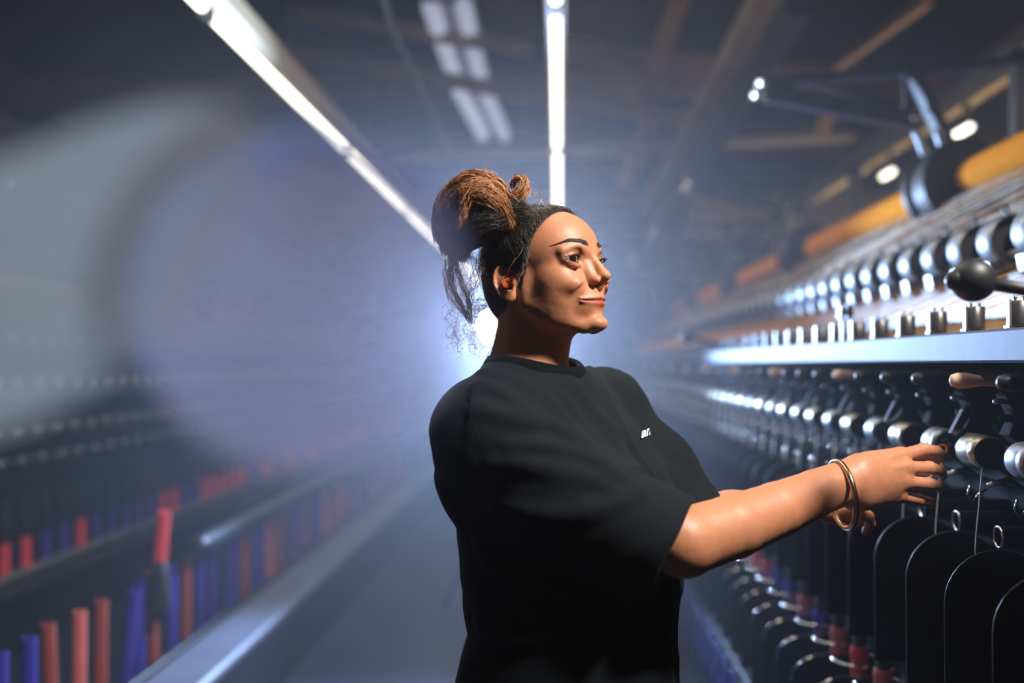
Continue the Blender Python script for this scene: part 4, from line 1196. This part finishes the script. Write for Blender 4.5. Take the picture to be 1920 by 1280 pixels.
for k, (y, c) in enumerate(zip(ys(2.145 - 2 * .166, .166), seq)):
    o = PB[c] if c not in used else copy_tree(PB[c], None, tr[c]); used.add(c)
    n = cnt.get(c, 0); cnt[c] = n + 1
    o.location = (.682, y, .34)
    o['label'] = ('%s paper bobbin standing in the rings of the right machine, %s of its colour' % (cn[c], ORD[n])) if n < 4 else '%s paper bobbin standing in the right machine, far down the row' % cn[c]
    o['group'] = 'bobbins in the right machine'
# ================================================================ the machine on the left side of the aisle
YL0 = 2.2
lm = empty('twisting_machine', (-2.6, 2.6, 0)); tag(lm, 'hazy twisting machine along the left side of the aisle with red and blue bobbins', 'machine')
def lpart(mb, name, m, sharp=None):
    o = mb.build(name, m, lm, sharp); o.location = -lm.location; return o
b = MB(); b.box((-2.345, YL0, 1.190), (-2.30, YE, 1.240), .004); lpart(b, 'front_rail', 'rail_steel')
b = MB(); b.prism([(-2.50, .02), (-2.50, 1.19), (-2.345, 1.235), (-2.75, 1.32), (-3.1, 1.40), (-3.1, .02)], 1, YL0, YE); lpart(b, 'frame_body', 'iron_rough')
for nm, z, x in (('upper_shaft', 1.46, -2.66), ('lower_shaft', 1.05, -2.34), ('lower_shaft', .93, -2.32)):
    b = MB(); b.lathe((x, YL0, z), (x, YE, z), [(0, .012), (1, .012)], 10); lpart(b, nm, 'iron_blue')
b = MB(); b.box((-2.50, YL0, .36), (-2.28, YE, .40), .004); lpart(b, 'spindle_rail', 'iron_black')
b = MB(); b.box((-2.36, YL0, .42), (-2.31, YE, .455), .004); lpart(b, 'ring_rail', 'steel_worn')
def lrep(mb, name, m, Ys, sharp=None):
    me = mb.mesh(name); me.materials.append(MATS[m])
    if sharp: me.set_sharp_from_angle(angle=math.radians(sharp))
    for y in Ys:
        o = link(name, me, lm); o.location = Vector((0, y, 0)) - lm.location
ly = ys(3.5, .17)
b = MB(); b.lathe((-2.66, -.028, 1.46), (-2.66, .028, 1.46), [(0, .041), (.06, .045), (.94, .045), (1, .041)], 24); lrep(b, 'feed_roller', 'steel', ly, 50)
b = MB(); b.lathe((-2.34, -.03, 1.05), (-2.34, .03, 1.05), [(0, .024), (.06, .027), (.94, .027), (1, .024)], 20); lrep(b, 'press_roller', 'steel_worn', ly, 50)
b = MB(); b.lathe((-2.31, -.012, .93), (-2.31, .012, .93), [(0, .014), (.1, .017), (.9, .017), (1, .014)], 16); lrep(b, 'guide_roller', 'steel', ly, 50)
b = MB(); b.lathe((-2.325, 0, 1.240), (-2.325, 0, 1.282), [(0, .016), (.05, .018), (.95, .018), (1, .016)], 16); lrep(b, 'tension_drum', 'housing_white', ly, 50)
b = MB(); b.prism([(-2.42 + .085 * math.cos(a), .80 + .085 * math.sin(a)) for a in np.linspace(PI, 0, 13)] + [(-2.335, .62), (-2.505, .62)], 1, -.002, .002); lrep(b, 'separator', 'iron_black', ly)
for k in range(7):
    y = 4.2 + 1.88 * k
    b = MB(); bar2(b, (-2.40, 2.15), (-3.2, 2.21), .03, .03); bar2(b, (-2.42, 2.11), (-2.88, 2.02), .05, .026); bar2(b, (-2.87, 2.20), (-3.02, 1.88), .034, .03)
    o = b.build('bracket_arm', 'iron_blue', lm); o.location = Vector((0, y, 0)) - lm.location
    t = MB(); t.lathe((-2.38, -.03, 2.12), (-2.38, .034, 2.12), [(0,.008),(.1,.018),(.9,.018),(1,.008)], 14); t.build('tip_roller', 'chrome', o)
    b = MB(); b.lathe((-2.93, -.17, 1.77), (-2.93, .01, 1.77), [(0,.118),(.05,.125),(.95,.125),(1,.118)], 32); q = b.build('beam_flange', 'knob_black', lm, 40); q.location = Vector((0, y, 0)) - lm.location
    b = MB(); b.box((-3.24, -.03, 1.35), (-3.18, .03, 2.85), .004); q = b.build('post', 'iron_black', lm); q.location = Vector((0, y, 0)) - lm.location
    r = empty('yarn_beam', (-2.93, y + .02, 1.77)); b = MB(); b.lathe((0, 0, 0), (0, 1.62, 0), [(0, .05), (.01, .056), (.99, .056), (1, .05)], 24); b.build('wound_yarn', 'beam_tan', r)
    b = MB(); b.lathe((0, -.002, 0), (0, 1.64, 0), [(0, .038), (1, .038)], 18); b.build('core', 'yarn_core', r)
    tag(r, ('pale tan yarn beam of the left machine, %s to the camera' % ORD[k]), 'yarn beam', 'yarn beams along the left machine')
# creel threads fanning down to the left machine
segs = []
for y in ys(3.2, .045, 13):
    t = rs.random()
    segs.append([(-3.20, y + .35, 2.80), (-3.05, y + .2, 2.2), (-2.93, y + .05, 1.83)])
    segs.append([(-2.93, y, 1.80), (-2.80, y - .1, 1.63), (-2.67, y - .2, 1.51)])
threads('thread_fan', segs, .0035, 'thread_pale', 'fan of pale threads coming down to the yarn beams of the left machine', None, True)
b = MB(); b.box((-3.26, YL0, 2.80), (-3.14, YE, 2.86), .004); lpart(b, 'top_rail', 'iron_black')
# bobbins standing in the left machine
LB = {}
def lbobbin(m):
    r = empty('bobbin', (-2.36, 3, .40)); tag(r, None, 'bobbin')
    b = MB(); b.lathe((0, 0, 0), (0, 0, .18), [(0, .0235), (.96, .0225), (1, .0225), (1, .018)], 18, False); b.build('paper_tube', m, r, 50)
    b = MB(); b.lathe((0, 0, .15), (0, 0, .36), [(0, .016), (.9, .012), (1, .006)], 12); b.build('spindle', 'yarn_dark', r)
    return r
def row(protos, Ys, seqc, pos, near, far, group, nn=4, tilt=None):
    tr = {k: snapshot(v) for k, v in protos.items()}; used = set(); cnt = {}
    for k, (y, c) in enumerate(zip(Ys, seqc)):
        o = protos[c] if c not in used else copy_tree(protos[c], None, tr[c]); used.add(c)
        n = cnt.get(c, 0); cnt[c] = n + 1; o.location = (pos[0], y, pos[1])
        if tilt and tilt(k): o.rotation_euler = tilt(k)
        else: o.rotation_euler = (0, 0, 0)
        o['label'] = near % (CN[c], ORD[n]) if n < nn else far % CN[c]; o['group'] = group
CN = {'r': 'red', 'b': 'blue', 'c': 'coral', 'o': 'orange'}
row({'r': lbobbin('paper_red'), 'b': lbobbin('paper_blue')}, ys(4.15, .17), 'rrbbrbbbbbrrbbrrrrrrbbrrbb' + ''.join(rs.choice('rrbb') for _ in range(60)), (-2.36, .40),
    '%s bobbin standing in the dark left machine, %s of its colour', '%s bobbin standing in the left machine, far down the hazy row', 'bobbins in the left machine')
def ltube(m):
    r = empty('yarn_tube', (-1.5, 3, .08)); tag(r, None, 'yarn tube')
    b = MB(); b.lathe((0, 0, 0), (0, 0, .48), [(0, .021), (.95, .0205), (1, .0205), (1, .016)], 18, False); b.build('paper_tube', m, r, 50)
    b = MB(); b.torus((0, 0, .48), (0, 0, 1), .019, .0022, 20, 6); b.build('rim', m, r)
    return r
row({'c': ltube('paper_orange'), 'b': ltube('paper_blue'), 'o': ltube('paper_coral')}, ys(2.66, .15, 9.5), 'bbcocbbcbcbbbbcbbocbcb' + ''.join(rs.choice('ccbbo') for _ in range(40)), (-1.52, .08),
    '%s paper tube standing in the trough behind the left kerb, %s of its colour', '%s paper tube standing in the trough, far along the left kerb', 'paper tubes in the left trough', 4,
    lambda k: (0, .10, 0) if k % 7 == 5 else ((0, -.05, 0) if k % 5 == 2 else None))
# lone red tube on a dark cop above the trough
r = empty('bobbin', (-1.47, 3.62, .40)); tag(r, 'bright red tube on a dark cone of yarn, taller than the tubes beside it', 'bobbin')
b = MB(); b.lathe((0, 0, .22), (.015, 0, .40), [(0, .0235), (1, .0225)], 20); b.build('paper_tube', 'paper_red', r, 50)
b = MB(); b.lathe((0, 0, 0), (0, 0, .23), [(0, .015), (.3, .040), (.7, .034), (1, .022)], 20); b.build('wound_yarn', 'yarn_dark', r)
# ribbed hose on the front of the trough
b = MB(); pr = []
n = 330
for i in range(n): pr.append((i / (n - 1), .040 + (.006 if i % 2 else -.004)))
b.lathe((-1.44, 3.9, .62), (-1.44, 13.5, .62), pr, 16); o = b.build('ribbed_hose', 'iron_blue'); tag(o, 'ribbed dark hose running along the left machine above the paper tubes', 'hose')
b = MB(); b.box((-1.66, 2.2, .02), (-1.40, YE, .08), .004); b.box((-1.42, 2.2, .06), (-1.395, YE, .30), .003); b.build('trough', 'iron_black', lm).location = -lm.location
b = MB()
for y in ys(3.2, 1.2, 13.4): b.tube([(-1.60, y, .05), (-1.60, y, .50), (-1.44, y, .58)], .012, 8)
for i, y in enumerate(ys(3.9, 1.2, 13.4)):
    t = MB(); t.tube([(-1.62, y, .05), (-1.62, y, .48), (-1.50, y, .56), (-1.44, y, .585)], .012, 8); q = t.build('hose_bracket', 'iron_black', lm); q.location = -lm.location
# kerb along the aisle
b = MB(); b.box((-1.39, .9, .0), (-1.18, YE, .288), .012); o = b.build('kerb', 'concrete_light'); tag(o, kind='structure')
b = MB(); b.box((-1.178, .9, .01), (-1.170, YE, .262)); o = b.build('kick_plate', 'iron_black'); tag(o, kind='structure')
# ---- added translucent sheet and disc standing in for a blurred reflection near the lens
def milky(name, tintc, a, tr_col):
    m = bpy.data.materials.new(name); m.use_nodes = True; nt = m.node_tree; N = nt.nodes; L = nt.links
    for n in list(N): N.remove(n)
    out = N.new('ShaderNodeOutputMaterial'); mx = N.new('ShaderNodeMixShader'); t = N.new('ShaderNodeBsdfTransparent'); d = N.new('ShaderNodeBsdfTranslucent'); f = N.new('ShaderNodeBsdfDiffuse'); m2 = N.new('ShaderNodeMixShader')
    t.inputs[0].default_value = (*tr_col, 1); d.inputs[0].default_value = (*tintc, 1); f.inputs[0].default_value = (*tintc, 1)
    nz = N.new('ShaderNodeTexNoise'); tc = N.new('ShaderNodeTexCoord'); mp = N.new('ShaderNodeMapping'); mp.inputs['Scale'].default_value = (8, 8, 90); nz.inputs['Scale'].default_value = 3
    mp.inputs['Rotation'].default_value = (0, math.radians(38), 0)
    L.new(tc.outputs['Object'], mp.inputs[0]); L.new(mp.outputs[0], nz.inputs['Vector'])
    mr = N.new('ShaderNodeMapRange'); mr.inputs[3].default_value = a * .75; mr.inputs[4].default_value = a * 1.25; L.new(nz.outputs['Fac'], mr.inputs[0]); L.new(mr.outputs[0], mx.inputs[0])
    m2.inputs[0].default_value = .5; L.new(d.outputs[0], m2.inputs[1]); L.new(f.outputs[0], m2.inputs[2])
    L.new(t.outputs[0], mx.inputs[1]); L.new(m2.outputs[0], mx.inputs[2]); L.new(mx.outputs[0], out.inputs['Surface'])
    MATS[name] = m
milky('milky_film', (.80, .78, .72), .40, (.98, .98, .98))
milky('milky_rim', (.40, .56, .95), .26, (.97, .98, 1))  # blue arc of the reflection put into this rim colour
milky('milky_disc', (.82, .72, .88), .27, (.97, .97, 1))
def film(name, poly, Y, th, m, label, cat, bulge=.01):
    c = Vector(P(*np.mean(poly, 0), Y)); n = len(poly)
    vs = []
    for dy_ in (0, th):
        for q in poly: vs.append(Vector(P(*q, Y)) + Vector((0, dy_, 0)) - c)
    fs = [tuple(range(n)), tuple(range(2*n-1, n-1, -1))] + [(i, i+n, (i+1) % n+n, (i+1) % n) for i in range(n)]
    b = MB(); b.add(vs, fs, False); o = b.build(name, m); o.location = c; tag(o, label, cat); return o
film('veil_sheet', [(-160, 330), (-40, 310), (60, 275), (180, 225), (300, 195), (400, 190), (470, 215), (480, 280), (440, 380), (390, 500), (330, 600), (210, 700), (60, 790), (-160, 860)], .36, .0015, 'milky_film',
     'stand-in for a blurred lens reflection, a clear guard with curved top edge close in the left foreground', 'veil')
veil = [o for o in bpy.data.objects if o.name == 'veil_sheet'][0]; g0 = Vector(veil.location)
pb = P(-155, 600, .36)
b = MB(); b.cyl(Vector((pb[0], pb[1], .012)) - g0, Vector((pb[0], pb[1], 1.47)) - g0, .003, n=10); b.lathe(Vector((pb[0], pb[1], 0)) - g0, Vector((pb[0], pb[1], .014)) - g0, [(0, .09), (.6, .09), (1, .02)], 24); b.build('stand', 'iron_black', veil)
c = P(560, 560, .40); R = 322 / F * .40
b = MB(); b.lathe((0, 0, 0), (0, .004, 0), [(0, R), (1, R)], 72, True)
o = b.build('veil_disc', 'milky_disc', sharp=30); o.location = c; rm = MB(); aa = np.linspace(math.radians(15), math.radians(205), 40); rm.prism([((R + .001) * math.cos(t), (R + .001) * math.sin(t)) for t in aa] + [((R - .003 - .011 * math.sin((t - aa[0]) / (aa[-1] - aa[0]) * PI)) * math.cos(t), (R - .003 - .011 * math.sin((t - aa[0]) / (aa[-1] - aa[0]) * PI)) * math.sin(t)) for t in aa[::-1]], 1, -.001, .005); rm.build('rim', 'milky_rim', o, 30); w_ = MB(); w_.cyl((-R * .99, .002, 0), Vector(pb) - Vector(c) + Vector((.002, 0, 0)), .0005, n=6); w_.build('wire', 'steel_worn', o); tag(o, 'round blurred pale violet disc standing in for a lens reflection, close in the left foreground', 'disc')
# ================================================================ light, haze, camera
def area(name, loc, size, energy, col, to=None, spread=None, sy=None):
    l = bpy.data.lights.new(name, 'AREA'); l.energy = energy; l.color = col; l.size = size
    if sy: l.shape = 'RECTANGLE'; l.size_y = sy
    if spread: l.spread = spread
    o = bpy.data.objects.new(name, l); COL.objects.link(o); o.location = loc
    if to == 'up': o.rotation_euler = (PI, 0, 0)
    elif to is not None: o.rotation_euler = (Vector(to) - Vector(loc)).to_track_quat('-Z', 'Y').to_euler()
    return o
WARM = (1.0, .86, .68)
for X, e in ((-.01, 78), (-1.30, 20)):
    area('tube_row_light', (X, 5.5, 2.59), .08, e * .62, WARM, sy=8.5)
area('trunking_light', (2.0, 5.5, 2.45), .08, 30, (1, .84, .62), sy=7)
area('trunking_fill', (1.9, 5.0, 2.30), .3, 14, (1, .80, .55), to='up', sy=6)  # upward fill added to brighten the beige trunking
area('key_light', (1.20, .55, 3.0), .28, 35, (1.0, .92, .86), to=(.12, 1.5, 1.28), spread=math.radians(88))  # key light added out of view to brighten her face and arm
wl = empty('key_light_box', (1.20, .55, 3.03)); tag(wl, 'square dark box added above the unseen key light over the nearest rollers', 'lamp')  # box made up to house the key light
b = MB(); b.box((-.18, -.18, .04), (.18, .18, .10), .01); b.build('housing', 'housing_dark', wl)
b = MB(); b.cyl((0, 0, .10), (0, 0, 4.2 - 3.03), .008, n=8); b.build('hanger_rod', 'iron_black', wl)
# studio lamp: a hard blue-white beam towards the camera side of the aisle
sp = bpy.data.lights.new('studio_beam', 'SPOT'); sp.energy = 950; sp.color = (.42, .62, 1.0); sp.spot_size = math.radians(125); sp.spot_blend = .5; sp.shadow_soft_size = .10
o = bpy.data.objects.new('studio_beam', sp); COL.objects.link(o); o.location = SP + dl * .02
o.rotation_euler = Vector(dl).to_track_quat('-Z', 'Y').to_euler()
wd = bpy.data.worlds.new('world'); SC.world = wd; wd.use_nodes = True
bg = wd.node_tree.nodes['Background']; bg.inputs[0].default_value = (.60, .68, 1.0, 1); bg.inputs[1].default_value = .03
# haze hanging in the hall: denser behind the woman; thin layer added near the camera to lift blacks
def haze(name, y0, y1, dens, label):
    hm = bpy.data.materials.new(name); hm.use_nodes = True; nt = hm.node_tree
    for n in list(nt.nodes): nt.nodes.remove(n)
    ou = nt.nodes.new('ShaderNodeOutputMaterial'); v = nt.nodes.new('ShaderNodeVolumeScatter')
    v.inputs['Color'].default_value = (.90, .90, 1, 1); v.inputs['Density'].default_value = dens; v.inputs['Anisotropy'].default_value = .6
    nt.links.new(v.outputs[0], ou.inputs['Volume'])
    b = MB(); b.box((XL + .02, y0, .02), (XR - .02, y1, 2.30)); o = b.build('haze', hm); tag(o, label, 'haze', kind='stuff')
haze('haze_thick', 2.15, Y1 - .02, .023, 'blue haze hanging in the hall behind the woman')
haze('haze_lift', Y0 + .05, 2.149, .010, 'faint haze added around the woman to lift the dark tones')
cam = bpy.data.cameras.new('camera'); co = bpy.data.objects.new('camera', cam); COL.objects.link(co)
co.location = CAM; co.rotation_euler = (PI/2 + PIT, 0, YAW)
cam.sensor_width = 36; cam.lens = 36 * F / 1920; cam.clip_start = .05; cam.clip_end = 100
cam.dof.use_dof = True; cam.dof.focus_distance = 1.50; cam.dof.aperture_fstop = 1.4
SC.camera = co
SC.view_settings.view_transform = 'Standard'; SC.view_settings.look = 'None'; SC.view_settings.gamma = 1; SC.view_settings.exposure = -0.08
SC.cycles.use_denoising = True
SC.cycles.max_bounces = 6; SC.cycles.diffuse_bounces = 3; SC.cycles.glossy_bounces = 3; SC.cycles.volume_bounces = 0; SC.cycles.transparent_max_bounces = 8
SC.cycles.sample_clamp_indirect = 4
